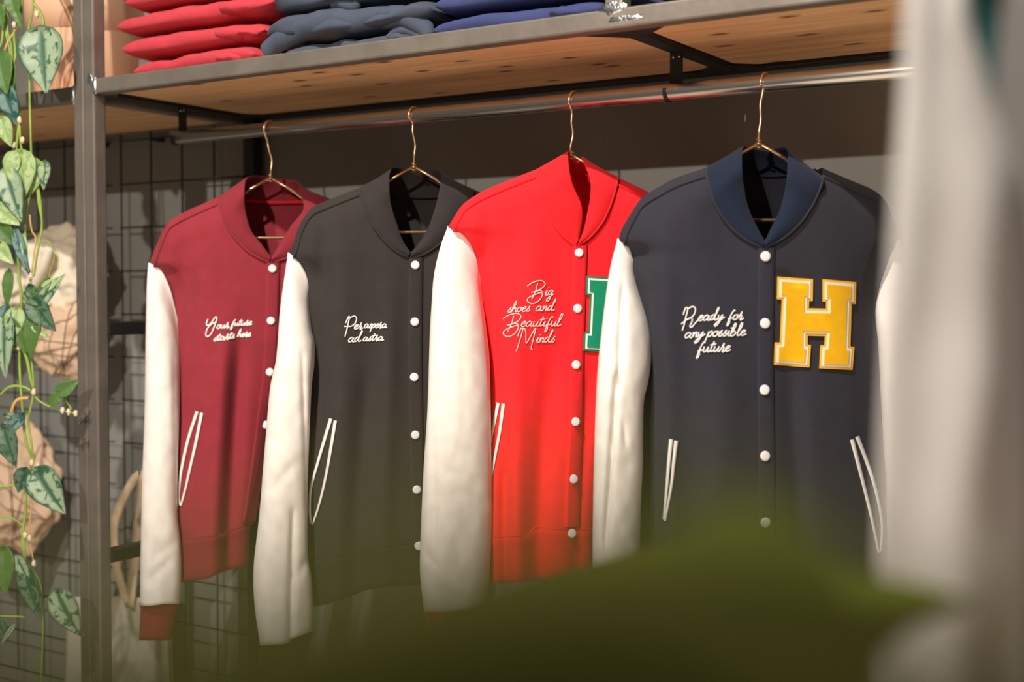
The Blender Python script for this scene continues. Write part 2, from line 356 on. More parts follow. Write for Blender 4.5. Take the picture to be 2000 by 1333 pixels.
# ------------------------------------------------------------------ jackets
GLY = {
 'a': (0.9, [[(.62,.8),(.35,1),(.08,.6),(.1,.1),(.35,.05),(.6,.5),(.68,.95),(.62,.3),(.75,0),(1,.25)]]),
 'b': (.75, [[(0,.3),(.3,1.4),(.35,2.2),(.2,2.3),(.1,1.5),(.08,.1),(.3,-.05),(.6,.4),(.4,.9),(.12,.5)]]),
 'd': (.95, [[(.55,.8),(.3,1),(.05,.5),(.15,.05),(.4,.2),(.62,1.2),(.76,2.2),(.66,2.35),(.58,1.6),(.57,.4),(.72,0),(1,.25)]]),
 'e': (.62, [[(.05,.35),(.38,.6),(.5,.9),(.3,1),(.08,.6),(.12,.1),(.35,0),(.7,.3)]]),
 'f': (.62, [[(.62,1.65),(.48,1.85),(.3,1.3),(.18,.2),(.1,-.9),(.22,-1.1),(.34,-.5),(.2,.1),(0,.2)],[(.12,.15),(.4,.3),(.62,.45)]]),
 'g': (.85, [[(.55,.85),(.3,1),(.05,.6),(.15,.1),(.45,.4),(.62,.95),(.5,-.6),(.3,-1.2),(.05,-1),(.3,-.4),(.9,.3)]]),
 'h': (.7, [[(0,.3),(.3,1.5),(.3,2.2),(.18,2.2),(.08,1.2),(.02,0),(.15,.6),(.4,.95),(.5,.6),(.5,.1),(.75,.15)]]),
 'i': (.4, [[(0,.25),(.18,.95),(.14,.15),(.3,0),(.5,.25)],[(.28,1.4),(.33,1.55)]]),
 'l': (.45, [[(0,.3),(.33,1.5),(.35,2.3),(.2,2.3),(.1,1.2),(.12,.1),(.3,0),(.55,.3)]]),
 'n': (.68, [[(0,.6),(.15,.95),(.08,0),(.25,.7),(.45,.95),(.5,.5),(.5,.05),(.75,.2)]]),
 'o': (.65, [[(.4,.95),(.1,.8),(.05,.2),(.3,0),(.55,.4),(.45,.9),(.75,.8)]]),
 'p': (.65, [[(.1,1),(.05,.2),(-.05,-1.1)],[(.02,-.2),(.15,.7),(.45,1),(.55,.5),(.3,0),(.1,.2)]]),
 'r': (.6, [[(0,.2),(.25,1),(.3,1.5),(.2,.95),(.42,.75),(.35,.1),(.45,-.1),(.75,.35)]]),
 's': (.52, [[(0,.15),(.22,.7),(.34,1.1),(.22,.75),(.42,.42),(.36,.02),(.08,.02)]]),
 't': (.5, [[(.3,1.9),(.15,.6),(.2,.05),(.5,.2)],[(-.05,1.2),(.6,1.45)]]),
 'u': (.75, [[(0,.8),(.05,.9),(.05,.2),(.25,0),(.5,.6),(.55,.95),(.52,.2),(.65,0),(.85,.25)]]),
 'y': (.8, [[(.05,.95),(.1,.3),(.3,.2),(.57,.95),(.4,-.4),(.1,-1.2),(-.1,-1),(.3,-.2),(.9,.5)]]),
}
CAPS = {
 'R': [[(150,365),(190,240),(225,220),(240,260),(200,420),(170,560),(130,680)],[(250,240),(330,200),(390,230),(380,330),(320,410),(220,460),(110,550)],[(320,420),(330,480),(285,590),(320,610),(380,540),(450,460)]],
 'P': [[(225,470),(300,300),(335,290),(300,480),(250,700),(205,860)],[(340,330),(420,280),(500,270),(540,350),(500,470),(380,560),(170,560)]],
 'Y': [[(245,350),(200,460),(220,540),(330,470),(440,310),(490,300),(490,380),(420,580),(330,780),(230,860),(180,800),(220,640),(340,500),(470,440)]],
 'B': [[(630,180),(600,300),(540,430)],[(470,230),(560,170),(680,145),(745,190),(700,260),(600,310),(530,325)],[(600,310),(680,300),(700,370),(640,460),(550,500),(480,470),(480,420),(560,370),(700,320)]],
 'M': [[(320,1000),(375,880),(400,900),(350,1080),(300,1230)],[(400,890),(430,880),(450,950),(455,1105),(520,1000),(600,870),(560,1050),(530,1180),(550,1210)]],
}
def word_strokes(text, x0, y0, x1, y1, xh, slant=0.30):
    tot = sum(GLY[c][0] for c in text); k = (x1-x0)/tot; out = []; x = x0
    for c in text:
        adv, st = GLY[c]
        for s in st:
            q = []
            for (u, v) in s:
                X = x+u*k+v*xh*slant; base = y0+(y1-y0)*(x-x0)/(x1-x0)
                q.append((X, base-v*xh))
            out.append(q)
        x += adv*k
    return out

def offset_poly(pts, d):
    """inward miter offset, orientation independent"""
    n = len(pts); A = sum(pts[i][0]*pts[(i+1) % n][1]-pts[(i+1) % n][0]*pts[i][1] for i in range(n)); s = 1 if A > 0 else -1
    out = []
    for i in range(n):
        p0, p1, p2 = Vector(pts[i-1]), Vector(pts[i]), Vector(pts[(i+1) % n])
        a = (p1-p0).normalized(); b = (p2-p1).normalized()
        na = Vector((-a.y, a.x))*s; nb = Vector((-b.y, b.x))*s
        m = (na+nb); m /= max(0.2, m.dot(na)); out.append(tuple(p1+m*d))
    return out
H_OUT = [(1518,540.6),(1588,545.6),(1587.4,588.5),(1580.5,588),(1580,602.5),(1613,603.4),(1613,590),(1606.4,589.3),(1606.4,545.6),(1672.4,551.4),(1671.6,594.3),(1663.4,594.3),(1661,676.8),(1669,678.5),(1665,723),(1600,719.8),(1602,675),(1609.7,674.4),(1611,657),(1577.5,656.2),(1577.5,673.5),(1584,674.4),(1580.8,718),(1511.5,713),(1513,669.4),(1523,669.4),(1526.7,586),(1517.2,584.4)]

def make_jacket(J):
    ox, oy = J['O']; sc_ = J['s']
    ph = math.radians(J.get('turn', 14)); FJ = FH*math.cos(ph)-R*math.sin(ph); RJ = R*math.cos(ph)+FH*math.sin(ph)
    base = atY(J['hook'][0], oy, YR)                       # hangs under its hook on the rod
    def pt(px, py, w=0.0):                                 # point of the jacket's own upright plane, w towards the room
        r = ray(px, py); o = base - FJ*w
        return CAM + r*((o-CAM).dot(FJ)/r.dot(FJ))
    col, rib = M[J['mat']], M[J['mat']+'_rib']
    root = empty('college_jacket', pt(ox, oy, 0), J['label'], 'jacket', None)
    mm = (base-CAM).dot(FH)/F_PX                           # metres per pixel
    TH = 0.055*sc_/0.85
    EL, ER = smooth_lut(J['EL']), smooth_lut(J['ER'])      # body sides (y -> x)
    ridge = smooth_lut(J['ridge'])                          # silhouette over the shoulders (x -> y)
    nl, nr = J['neckL'], J['neckR']                         # seam curves from shoulder to front V, (x, y, w)
    nlx = smooth_lut([(a, b) for a, b, c in nl]); nrx = smooth_lut([(a, b) for a, b, c in nr][::-1])
    xnl, xnr = nl[0][0], nr[0][0]
    def topF(x):
        if x <= xnl or x >= xnr: return ridge(x)
        return nlx(x) if x <= nl[-1][0] else nrx(x)
    def topB(x):
        if x <= xnl or x >= xnr: return ridge(x)
        k = (x-xnl)/(xnr-xnl); return ridge(xnl)*(1-k)+ridge(xnr)*k + J['backdip']*math.sin(math.pi*k)**0.6
    hem, bot = smooth_lut(J['hem']), smooth_lut(J['bot'])
    folds = J.get('folds', [])
    def wave(x, y):
        f = 0
        for (x0, y0, x1, y1, wd, amp) in folds:
            t = (y-y0)/(y1-y0)
            if -0.15 < t < 1.2:
                c = x0+(x1-x0)*t; e = sstep(-0.15, 0.3, t)*(1 if y1 > J['hem'][0][0]*0+990 else 1-sstep(0.7, 1.2, t))
                f += amp*e*math.exp(-((x-c)/wd)**2)
        return f
    def Wf(x, y, front=1):
        l, r = EL(y), ER(y); s = max(0, min(1, (x-l)/(r-l))); prof = (1-abs(2*s-1)**3.2)**0.6
        q = max(0, min(1, (y-min(ridge(x), y))/(75*sc_))); q = math.sqrt(max(0, 1-(1-q)**2))
        n = 0.006*noise.noise(Vector((x*0.012, y*0.005, J['seed']*3.1 + (0 if front > 0 else 9))))
        return front*(0.012+TH*prof*(0.25+0.75*q)) * (min(1, s*12)*min(1, (1-s)*12))**0.5 + (1.5*wave(x, y) if front > 0 else 0) + n
    NU, NV = 260, 90
    def sheet(front, top):
        V = []; xa, xb = J['ridge'][0][0], J['ridge'][-1][0]; yh = J['hem'][0][1]; cols = []
        for i in range(NU):
            xt = xa+(xb-xa)*i/(NU-1); y0 = top(xt); sg = max(0.0, min(1.0, (xt-EL(y0))/(ER(y0)-EL(y0))))
            if cols: sg = max(sg, cols[-1][0])
            cols.append((sg, y0))
        for j in range(NV):
            t = j/(NV-1)
            for i, (s, y0) in enumerate(cols):
                s2 = s*(1-sstep(0, .5, t))+(i/(NU-1))*sstep(0, .5, t)
                y2 = hem(EL(yh)*(1-s2)+ER(yh)*s2); y = y0+(y2-y0)*t; x = EL(y)*(1-s2)+ER(y)*s2
                V.append(pt(x, y, Wf(x, y, front)))
        return V
    Vf = sheet(1, topF); Vb = sheet(-1, topB); off = len(Vf)
    Fs = gridfaces(NU, NV); Fs += [tuple(off+i for i in reversed(q)) for q in gridfaces(NU, NV)]
    for j in range(NV-1):
        for i in (0, NU-1):
            a, b = j*NU+i, (j+1)*NU+i; q = (a, b, b+off, a+off); Fs.append(q if i == 0 else q[::-1])
    body = meshobj('body', Vf+Vb, Fs, col, root)
    # rib hem
    V = []; N = 80; NH = 8
    for j in range(NH):
        t = j/(NH-1)
        for i in range(2*N):
            fr = 1 if i < N else -1; s = (i/(N-1)) if i < N else 1-((i-N)/(N-1))
            xt = EL(J['hem'][0][1])*(1-s)+ER(J['hem'][0][1])*s
            y = (hem(xt)-3)*(1-t)+bot(xt)*t; x = xt + (J.get('hemin', 3))*(0.5-s)*2*math.sin(math.pi*min(1, t*1.2)*0.5)*1
            V.append(pt(x, y, Wf(xt, hem(xt), fr)*(1-0.10*sstep(0, .35, t)) + 0.0007*math.sin(i*2.2)*0))
    h = meshobj('hem_band', V, gridfaces(2*N, NH, True), rib, root); solid(h, 0.003, 0)
    # hem seam
    ys = [pt(x, hem(x)-2, Wf(x, hem(x)-2)+0.0008) for x in [EL(hem(ox))+2+(ER(hem(ox))-EL(hem(ox))-4)*k/60 for k in range(61)]]
    tube('hem_seam', ys, 0.0014, rib, root, seg=6)
    # shoulder seams, a little in front of the ridge
    for side in (0, 1):
        rp = [p for p in J['ridge'] if (p[0] <= xnl+1 if side == 0 else p[0] >= xnr-1)]
        path = []
        for (x, y) in cr([(a, b, 0) for a, b in rp], 6) and [(v.x, v.y) for v in cr([(a, b, 0) for a, b in rp], 6)]:
            dy = 17*sc_; dx = (4 if side == 0 else -4)*sc_ if True else 0
            e = abs(x-(rp[0][0] if side == 0 else rp[-1][0]))/(60*sc_)
            k = min(1, 0.25+e*0.75)
            xx = x+(1-k)*(16 if side == 0 else -16)*sc_; yy = y+dy*k+(1-k)*6*sc_
            path.append(pt(xx, yy, Wf(xx, yy)+0.0018))
        tube('shoulder_seam', path, 0.0024, col, root, seg=6)
    # collar
    st = J['collar']                                        # stations: (seam xyz, free xyz) px, px, w
    st2 = []
    for (a, b) in st:
        if a[2] > -0.01:
            ww = Wf(a[0], a[1]+1)+0.0025; dw = ww-a[2]; kk = 0.35 if a[2] < 0.01 else 1
            st2.append(((a[0], a[1], ww), (b[0], b[1], b[2]+dw*kk)))
        else:
            yb_ = topB(a[0])+2; ww = Wf(a[0], yb_+4, -1)+0.003; st2.append(((a[0], yb_, ww), b))
    st = st2
    A = cr([s[0] for s in st], 6); B = cr([s[1] for s in st], 6); V = []; NC = 9
    for j in range(NC):
        t = j/(NC-1)
        for a, b in zip(A, B):
            x = a.x+(b.x-a.x)*t; y = a.y+(b.y-a.y)*t; wd = a.z+(b.z-a.z)*t + 0.006*math.sin(math.pi*t)*(1 if a.z > -0.01 else -1)
            V.append(pt(x, y, wd))
    co = meshobj('collar', V, gridfaces(len(A), NC), rib, root); solid(co, 0.0035, 0)
    co.modifiers.new('sub', 'SUBSURF').levels = 1; co.modifiers['sub'].render_levels = 1
    tube('collar_seam', [pt(a.x, a.y+1, a.z+0.001) for a in A], 0.0024, col, root, seg=6)
    # neck tape inside the back neck
    tb = [(xnl+(xnr-xnl)*k/20) for k in range(1, 20)]
    V = []
    for yy in (0, 7*sc_):
        for x in tb: V.append(pt(x, topB(x)+yy-2, Wf(x, topB(x)+yy+4, -1)+0.0055))
    solid(meshobj('neck_tape', V, gridfaces(len(tb), 2), M[J.get('tape', J['mat']+'_rib')], root), 0.002)
    # placket
    pl = smooth_lut(J['placket']); y0 = J['placket'][0][0]; y1 = J['placket'][-1][0]
    V = []; n = 60
    for i in range(n):
        y = y0+(y1-y0)*i/(n-1); x = pl(y)
        row = [(-10, 0.0), (-10, 0.0035), (-4, 0.0045), (14, 0.0045), (22, 0.0035), (22, 0.0)]
        for (dx, dw) in row: V.append(pt(x+dx*sc_, y, Wf(x+dx*sc_, y)+dw))
    meshobj('placket', V, gridfaces(6, n), col, root)
    for (bx, by) in J['buttons']:
        c = pt(bx, by, Wf(bx, by)+0.005); nrm = -FJ; r = 9.6*sc_*mm*J.get('brad', 1); V = []; seg = 24
        prof = [(1, -0.003), (1.0, 0.0018), (0.93, 0.0028), (0.6, 0.0031), (0.0, 0.0032)]
        for (rr, hh) in prof:
            for k in range(seg):
                a = 2*math.pi*k/seg; V.append(c+(RJ*math.cos(a)+Z*math.sin(a))*r*rr+nrm*hh)
        Fs = gridfaces(seg, len(prof), True)
        meshobj('snap_button', V, Fs, M['button'], root)
    # sleeves
    for S in J['sleeves']:
        xl, xr, seam, bt = smooth_lut(S['xl']), smooth_lut(S['xr']), smooth_lut(S['seam']), smooth_lut(S['bot'])
        sd = S.get('side', -1); NU2, NV2 = 72, 90; V = []; w0, th = S.get('w0', 0.022), S.get('th', 0.034)
        creases = S.get('creases', [])
        rows = []
        for j in range(NV2):
            t = j/(NV2-1)
            for i in range(NU2):
                a = 2*math.pi*i/NU2; s = 0.5-0.5*math.cos(a); fr = math.sin(a)
                y = oy
                x = S['xl'][0][1]*(1-s)+S['xr'][0][1]*s
                for _ in range(6): yt = seam(x); x = xl(yt)*(1-s)+xr(yt)*s
                yt = seam(x)-5*sc_
                yb = bt(xl(S['bot'][0][1])*(1-s)+xr(S['bot'][0][1])*s)
                y = yt+(yb-yt)*t**1.0; x = xl(y)*(1-s)+xr(y)*s
                g = sstep(0, 90*sc_, y-yt); e = sstep(0, 260*sc_, y-yt)
                f = 0
                for (x0, yy0, x1, yy1, wd, am) in creases:
                    dx, dy = x1-x0, yy1-yy0; L2 = dx*dx+dy*dy; u = max(0, min(1, ((x-x0)*dx+(y-yy0)*dy)/L2))
                    dd = math.hypot(x-x0-dx*u, y-yy0-dy*u); f += am*math.exp(-(dd/wd)**2)*(math.sin(math.pi*min(1, max(0.0, u*0.9+0.05))))**0.4
                n = 0.0045*noise.noise(Vector((x*0.02, y*0.008, J['seed']+sd)))+0.002*noise.noise(Vector((x*0.05, y*0.03, J['seed']+5)))
                wv = w0*e + (abs(fr)**0.75)*(1 if fr >= 0 else -1)*(0.006+th*g*(0.55+0.45*e)) + (f+n*g if fr > 0 else 0)
                rows.append(pt(x, y, wv))
        sl = meshobj('sleeve', rows, gridfaces(NU2, NV2, True), M['white'], root); sl['label'] = 'cream white sleeve'
        solid(sl, 0.0015, -1)
        # cuff
        V = []; cy = S['cuff']; NCf = 7
        for j in range(NCf):
            t = j/(NCf-1)
            for i in range(NU2):
                a = 2*math.pi*i/NU2; s = 0.5-0.5*math.cos(a); fr = math.sin(a)
                yb = bt(xl(S['bot'][0][1])*(1-s)+xr(S['bot'][0][1])*s)-5
                xa = xl(yb)*(1-s)+xr(yb)*s; ins = 0.05*(0.5-s)*2
                X0, X1 = cy[0], cy[1]; x = xa*(1-t)+(X0*(1-s)+X1*s)*t; y = yb+(cy[2]-yb)*t
                V.append(pt(x+(6*(0.5-s)*min(1, t*6)), y, w0+fr*th*(0.85-0.25*min(1, t*4))))
        solid(meshobj('cuff', V, gridfaces(NU2, NCf, True), rib, root), 0.003, -1)
    # pocket welts: two white strips each
    for (sa, sb) in J['pockets']:
        for strip in (sa, sb):
            q = cr([(a, b, 0) for a, b in strip], 8); V = []; hw = 3.9*sc_
            for i, p in enumerate(q):
                tg = (q[min(i+1, len(q)-1)]-q[max(i-1, 0)]).normalized(); nn = Vector((-tg.y, tg.x, 0))
                k = 1-0.45*(i/(len(q)-1))
                for dx, dw in ((-1, 0.0005), (-1, 0.0035), (0, 0.0048), (1, 0.0035), (1, 0.0005)):
                    v = p+nn*hw*k*dx; V.append(pt(v.x, v.y, Wf(v.x, v.y)+dw))
            o = meshobj('pocket_welt', V, gridfaces(5, len(q)), M['white_trim'], root)
            if strip is sa: o['label'] = 'white welt strip of a slanted pocket'
    # embroidery
    if J.get('text'):
        T0 = J['text']; data = []
        for s in T0['strokes']:
            q = cr([(T0['ox']+a/T0['k'], T0['oy']+b/T0['k'], 0) for a, b in s], 6)
            data.append(tube_data([pt(v.x, v.y, Wf(v.x, v.y)+0.0016) for v in q], T0['r']*mm, 6, 0.6, nrm=-FJ))
        V, Fs = join(data); o = meshobj('embroidered_lettering', V, Fs, M[T0.get('m', 'thread')], root); o['label'] = T0['label']
    # felt letter
    if J.get('letter'):
        lx, ly, lk, rim, fill, lab = J['letter']
        poly = [(lx+(a-1511.5)*lk, ly+(b-540.6)*lk) for a, b in H_OUT]
        parent = None; mf = None
        for (d, hh, mname, nm) in ((0, 0.0045, rim, 'letter_patch'), (4.6*lk, 0.0060, 'white_trim', 'white_outline'), (9.0*lk, 0.0080, fill, 'felt_fill')):
            pp = offset_poly(poly, d) if d else poly
            bm = bmesh.new(); vs = [bm.verts.new((x, y, 0)) for x, y in pp]
            for t in tessellate_polygon([[Vector((x, y, 0)) for x, y in pp]]): bm.faces.new([vs[i] for i in t])
            bmesh.ops.subdivide_edges(bm, edges=bm.edges[:], cuts=9, use_grid_fill=True)
            bm.normal_update()
            for f in bm.faces:
                if f.normal.z > 0: f.normal_flip()
            bnd = [e for e in bm.edges if e.is_boundary]
            ex = bmesh.ops.extrude_edge_only(bm, edges=bnd); low_ = {v for v in ex['geom'] if isinstance(v, bmesh.types.BMVert)}
            for v in bm.verts: v.co = pt(v.co.x, v.co.y, Wf(v.co.x, v.co.y)+(0.0 if v in low_ else hh))
            bmesh.ops.recalc_face_normals(bm, faces=bm.faces)
            bm.verts.index_update(); V = [v.co.copy() for v in bm.verts]; Fs = [tuple(v.index for v in f.verts) for f in bm.faces]; bm.free()
            o = meshobj(nm, V, Fs, M[mname], parent or root, False)
            if parent is None: parent = o; o['label'] = lab
    # hanger
    hx, hy = J['hook']; jx, jy = J['junction']; hb = atY(hx, hy, YR)
    hang = empty('wire_hanger', Vector((hb.x, YR, ZR+RR)), J['hanger_label'], 'hanger', 'copper wire hangers on the rod')
    Xh = atY(J['hookpts'][0][0], J['hookpts'][0][1], YR).x
    rw = 0.0021; ra = RR+rw+0.0004
    arc = [Vector((Xh+0.002*math.sin(a), YR+ra*math.cos(a), ZR+ra*math.sin(a))) for a in [math.radians(k) for k in range(-15, 196, 15)]]
    low = [pt(a, b, 0.006) for a, b in J['hookpts'][1:]]
    tube('hook', arc[:-1]+cr([arc[-1]]+low+[pt(jx, jy, 0.0)], 5), rw, M['copper'], hang, seg=8)
    d = 195*sc_; by = J['bar'][1]
    shape = [(jx, jy), (jx-50*sc_, jy+28*sc_), (jx-d*0.93, by-20*sc_), (jx-d, by-6*sc_), (jx-d*0.96, by), (jx, by), (jx+d*0.96, by), (jx+d, by-6*sc_), (jx+d*0.93, by-20*sc_), (jx+50*sc_, jy+28*sc_), (jx, jy)]
    fp = [pt(a, b, 0.0) for a, b in shape]
    tube('frame', fp, 0.0027, M['copper'], hang, seg=8)
    tw = [pt(jx, jy, 0)+RJ*0.0045*math.cos(k*1.1)-FJ*0.004*math.sin(k*1.1)+Z*(0.001*k-0.008) for k in range(17)]
    tube('wire_twist', tw, rw*0.7, M['copper'], hang, seg=6)
    return root

def collar_from(L, Rr, back):
    return L + back + Rr[::-1]
def zt_(ox, oy, k, pts): return [[(ox+a/k, oy+b/k) for a, b in s] for s in pts]

# ---- maroon
mar = dict(mat='maroon', seed=1, s=0.79, O=(527, 511), hook=(526, 258), junction=(528, 348), bar=(530, 465),
  hookpts=[(526, 240), (522, 275), (525, 292), (531, 313), (529, 335)],
  label='maroon college jacket with cream sleeves, leftmost on the rod, reading Your future starts here',
  hanger_label='copper wire hanger in the collar of the maroon jacket',
  ridge=[(291, 518), (303, 485), (323, 442), (342, 424), (376, 407), (426, 385), (470, 366), (535, 356), (600, 366), (642, 388), (690, 410), (728, 428), (745, 446), (763, 487), (775, 520)],
  EL=[(505, 290), (517, 292), (528, 311), (545, 322), (575, 334), (640, 338), (700, 338), (850, 338), (1000, 340), (1053, 346), (1137, 355)],
  ER=[(505, 776), (520, 774), (545, 745), (600, 700), (700, 605), (800, 545), (900, 522), (1000, 500), (1053, 488), (1137, 478)],
  neckL=[(427, 386, 0.004), (430, 415, 0.022), (448, 452, 0.036), (480, 486, 0.050), (508, 504, 0.054), (527, 511, 0.058)],
  neckR=[(641, 388, 0.004), (638, 415, 0.022), (620, 450, 0.036), (588, 486, 0.050), (556, 505, 0.054), (529, 511, 0.058)],
  backdip=9, hem=[(338, 1053), (380, 1054), (428, 1047), (470, 1032), (500, 1022)], bot=[(338, 1139), (357, 1137), (407, 1131), (428, 1121), (476, 1108), (500, 1104)],
  folds=[(360, 430, 360, 1050, 26, -0.012), (392, 480, 400, 1050, 34, 0.006), (470, 640, 445, 1060, 16, -0.012), (440, 640, 420, 1050, 20, 0.010)],
  placket=[(513, 529), (627, 526), (727, 521), (800, 512), (900, 500), (1020, 482)],
  buttons=[(532, 525), (529, 627), (527, 727), (519, 830)],
  collar=collar_from(
    [((527, 511, 0.060), (529, 503, 0.060)), ((508, 504, 0.057), (511, 478, 0.058)), ((480, 486, 0.052), (490, 450, 0.050)), ((450, 452, 0.038), (479, 408, 0.035)), ((432, 415, 0.022), (478, 372, 0.022)), ((427, 386, 0.004), (482, 349, 0.006))],
    [((529, 511, 0.058), (531, 504, 0.058)), ((556, 505, 0.054), (549, 473, 0.052)), ((588, 486, 0.048), (569, 440, 0.045)), ((620, 450, 0.034), (590, 414, 0.032)), ((638, 415, 0.020), (592, 396, 0.020)), ((641, 388, 0.002), (584, 372, 0.004))],
    [((450, 393, -0.035), (500, 343, -0.018)), ((490, 399, -0.052), (525, 346, -0.045)), ((535, 399, -0.058), (548, 350, -0.052)), ((590, 399, -0.052), (572, 352, -0.044)), ((622, 393, -0.035), (584, 358, -0.02))]),
  tape='red_rib',
  sleeves=[dict(xl=[(505, 292), (560, 288), (650, 286), (800, 284), (950, 279), (1100, 276), (1185, 275)],
     xr=[(505, 349), (640, 349), (700, 350), (800, 349), (900, 346), (1000, 345), (1060, 351), (1120, 353), (1185, 349)],
     seam=[(288, 517), (292, 518), (311, 528), (322, 545), (334, 575), (347, 632), (350, 650)], bot=[(270, 1183), (290, 1185), (320, 1181), (352, 1180)],
     cuff=(272, 334, 1252), creases=[(340, 1085, 290, 1140, 9, -0.006), (345, 1060, 300, 1090, 10, -0.004), (338, 700, 345, 1000, 5, -0.003)]),
   dict(side=1, xl=[(505, 700), (600, 700), (640, 695), (800, 620), (1100, 545), (1185, 535)], xr=[(505, 776), (600, 770), (700, 745), (800, 690), (1100, 610), (1185, 595)],
     seam=[(696, 640), (715, 600), (740, 556), (760, 530), (776, 518)], bot=[(520, 1182), (680, 1182)], cuff=(540, 590, 1240), w0=-0.01)],
  pockets=[([(385, 804), (367, 860), (354, 920), (349, 965), (351, 988)], [(394, 807), (383, 862), (371, 915), (362, 955), (353, 989)])],
  text=dict(ox=390, oy=600, k=14.81, r=1.35, label='white script lettering Your future starts here',
     strokes=CAPS['Y']+word_strokes('our', 490, 625, 830, 600, 105)+word_strokes('future', 905, 550, 1500, 515, 95)+word_strokes('starts', 400, 985, 1010, 895, 100)+word_strokes('here', 1090, 870, 1470, 850, 95)))
# ---- black
blk = dict(mat='black', seed=2, s=0.845, O=(799, 502), hook=(808, 232), junction=(808, 326), bar=(811, 454),
  hookpts=[(808, 211), (806, 240), (806, 258), (811, 283), (809, 305)],
  label='black college jacket with cream sleeves, second from the left, reading Per aspera ad astra',
  hanger_label='copper wire hanger in the collar of the black jacket',
  ridge=[(563, 498), (574, 472), (584, 442), (607, 408), (641, 391), (704, 366), (750, 345), (810, 338), (868, 345), (925, 370), (980, 396), (1016, 414), (1037, 446), (1046, 474), (1056, 500)],
  EL=[(488, 562), (498, 563), (513, 580), (533, 595), (560, 600), (600, 598), (700, 598), (850, 594), (1000, 596), (1100, 600), (1180, 606)],
  ER=[(488, 1057), (500, 1056), (515, 1040), (560, 1018), (640, 1000), (800, 950), (1000, 900), (1100, 880), (1180, 870)],
  neckL=[(704, 367, 0.004), (708, 392, 0.024), (726, 436, 0.040), (752, 470, 0.052), (778, 492, 0.058), (799, 502, 0.062)],
  neckR=[(922, 370, 0.004), (916, 395, 0.024), (897, 432, 0.040), (865, 470, 0.052), (828, 496, 0.058), (801, 502, 0.062)],
  backdip=16, hem=[(590, 1096), (680, 1086), (740, 1072), (900, 1052)], bot=[(590, 1190), (640, 1180), (690, 1163), (740, 1150), (900, 1140)],
  folds=[(632, 430, 628, 1060, 18, -0.012), (668, 470, 660, 1080, 30, 0.006), (720, 700, 690, 1080, 22, -0.009), (765, 560, 750, 1080, 20, 0.006)],
  placket=[(503, 807), (629, 806), (737, 806), (850, 808), (957, 811), (1060, 815)],
  buttons=[(811, 518), (810, 629), (809, 737), (811, 850), (814, 957), (818, 1067)],
  collar=collar_from(
    [((799, 502, 0.064), (801, 494, 0.064)), ((778, 492, 0.060), (786, 470, 0.060)), ((752, 470, 0.054), (776, 440, 0.052)), ((726, 436, 0.042), (764, 400, 0.040)), ((708, 392, 0.026), (761, 366, 0.026)), ((704, 367, 0.004), (762, 338, 0.006))],
    [((801, 502, 0.062), (803, 495, 0.062)), ((828, 496, 0.058), (824, 468, 0.056)), ((865, 470, 0.050), (838, 440, 0.048)), ((897, 432, 0.036), (851, 402, 0.034)), ((916, 395, 0.022), (859, 366, 0.022)), ((922, 370, 0.002), (862, 344, 0.004))],
    [((735, 383, -0.035), (770, 327, -0.018)), ((770, 390, -0.052), (795, 332, -0.046)), ((812, 391, -0.058), (815, 340, -0.052)), ((860, 388, -0.052), (842, 334, -0.044)), ((890, 380, -0.035), (858, 330, -0.02))]),
  sleeves=[dict(xl=[(488, 563), (500, 563), (600, 549), (700, 541), (760, 529), (873, 519), (1007, 508), (1109, 497), (1184, 499), (1262, 510)],
     xr=[(488, 603), (533, 603), (560, 604), (600, 603), (648, 608), (671, 613), (715, 612), (760, 607), (918, 600), (1024, 599), (1096, 601), (1140, 608), (1262, 612)],
     seam=[(560, 497), (564, 498), (580, 513), (592, 530), (600, 550), (604, 585)], bot=[(490, 1262), (510, 1262), (560, 1258), (570, 1250), (612, 1234)],
     cuff=(506, 590, 1330), w0=0.036, creases=[(572, 1000, 568, 1262, 6, -0.013), (590, 690, 598, 1000, 5, -0.005), (575, 905, 530, 960, 9, -0.004), (520, 850, 555, 880, 9, -0.003), (600, 1090, 580, 1130, 6, -0.005)]),
   dict(side=1, xl=[(488, 1000), (600, 1000), (800, 985), (1000, 975), (1262, 970)], xr=[(488, 1057), (600, 1066), (800, 1078), (1000, 1080), (1262, 1070)],
     seam=[(998, 620), (1015, 560), (1035, 520), (1057, 498)], bot=[(960, 1255), (1080, 1255)], cuff=(985, 1060, 1330), w0=-0.01)],
  pockets=[([(646, 818), (634, 858), (622, 900), (608, 950), (605, 990), (607, 1024)], [(655, 822), (647, 870), (637, 927), (624, 984), (610, 1026)])],
  text=dict(ox=660, oy=600, k=14.81, r=1.25, label='white script lettering Per aspera ad astra',
     strokes=CAPS['P']+word_strokes('er', 455, 640, 690, 650, 125)+word_strokes('aspera', 750, 610, 1400, 605, 115)+word_strokes('ad', 290, 1015, 660, 990, 130)+word_strokes('astra', 715, 985, 1310, 965, 110)))
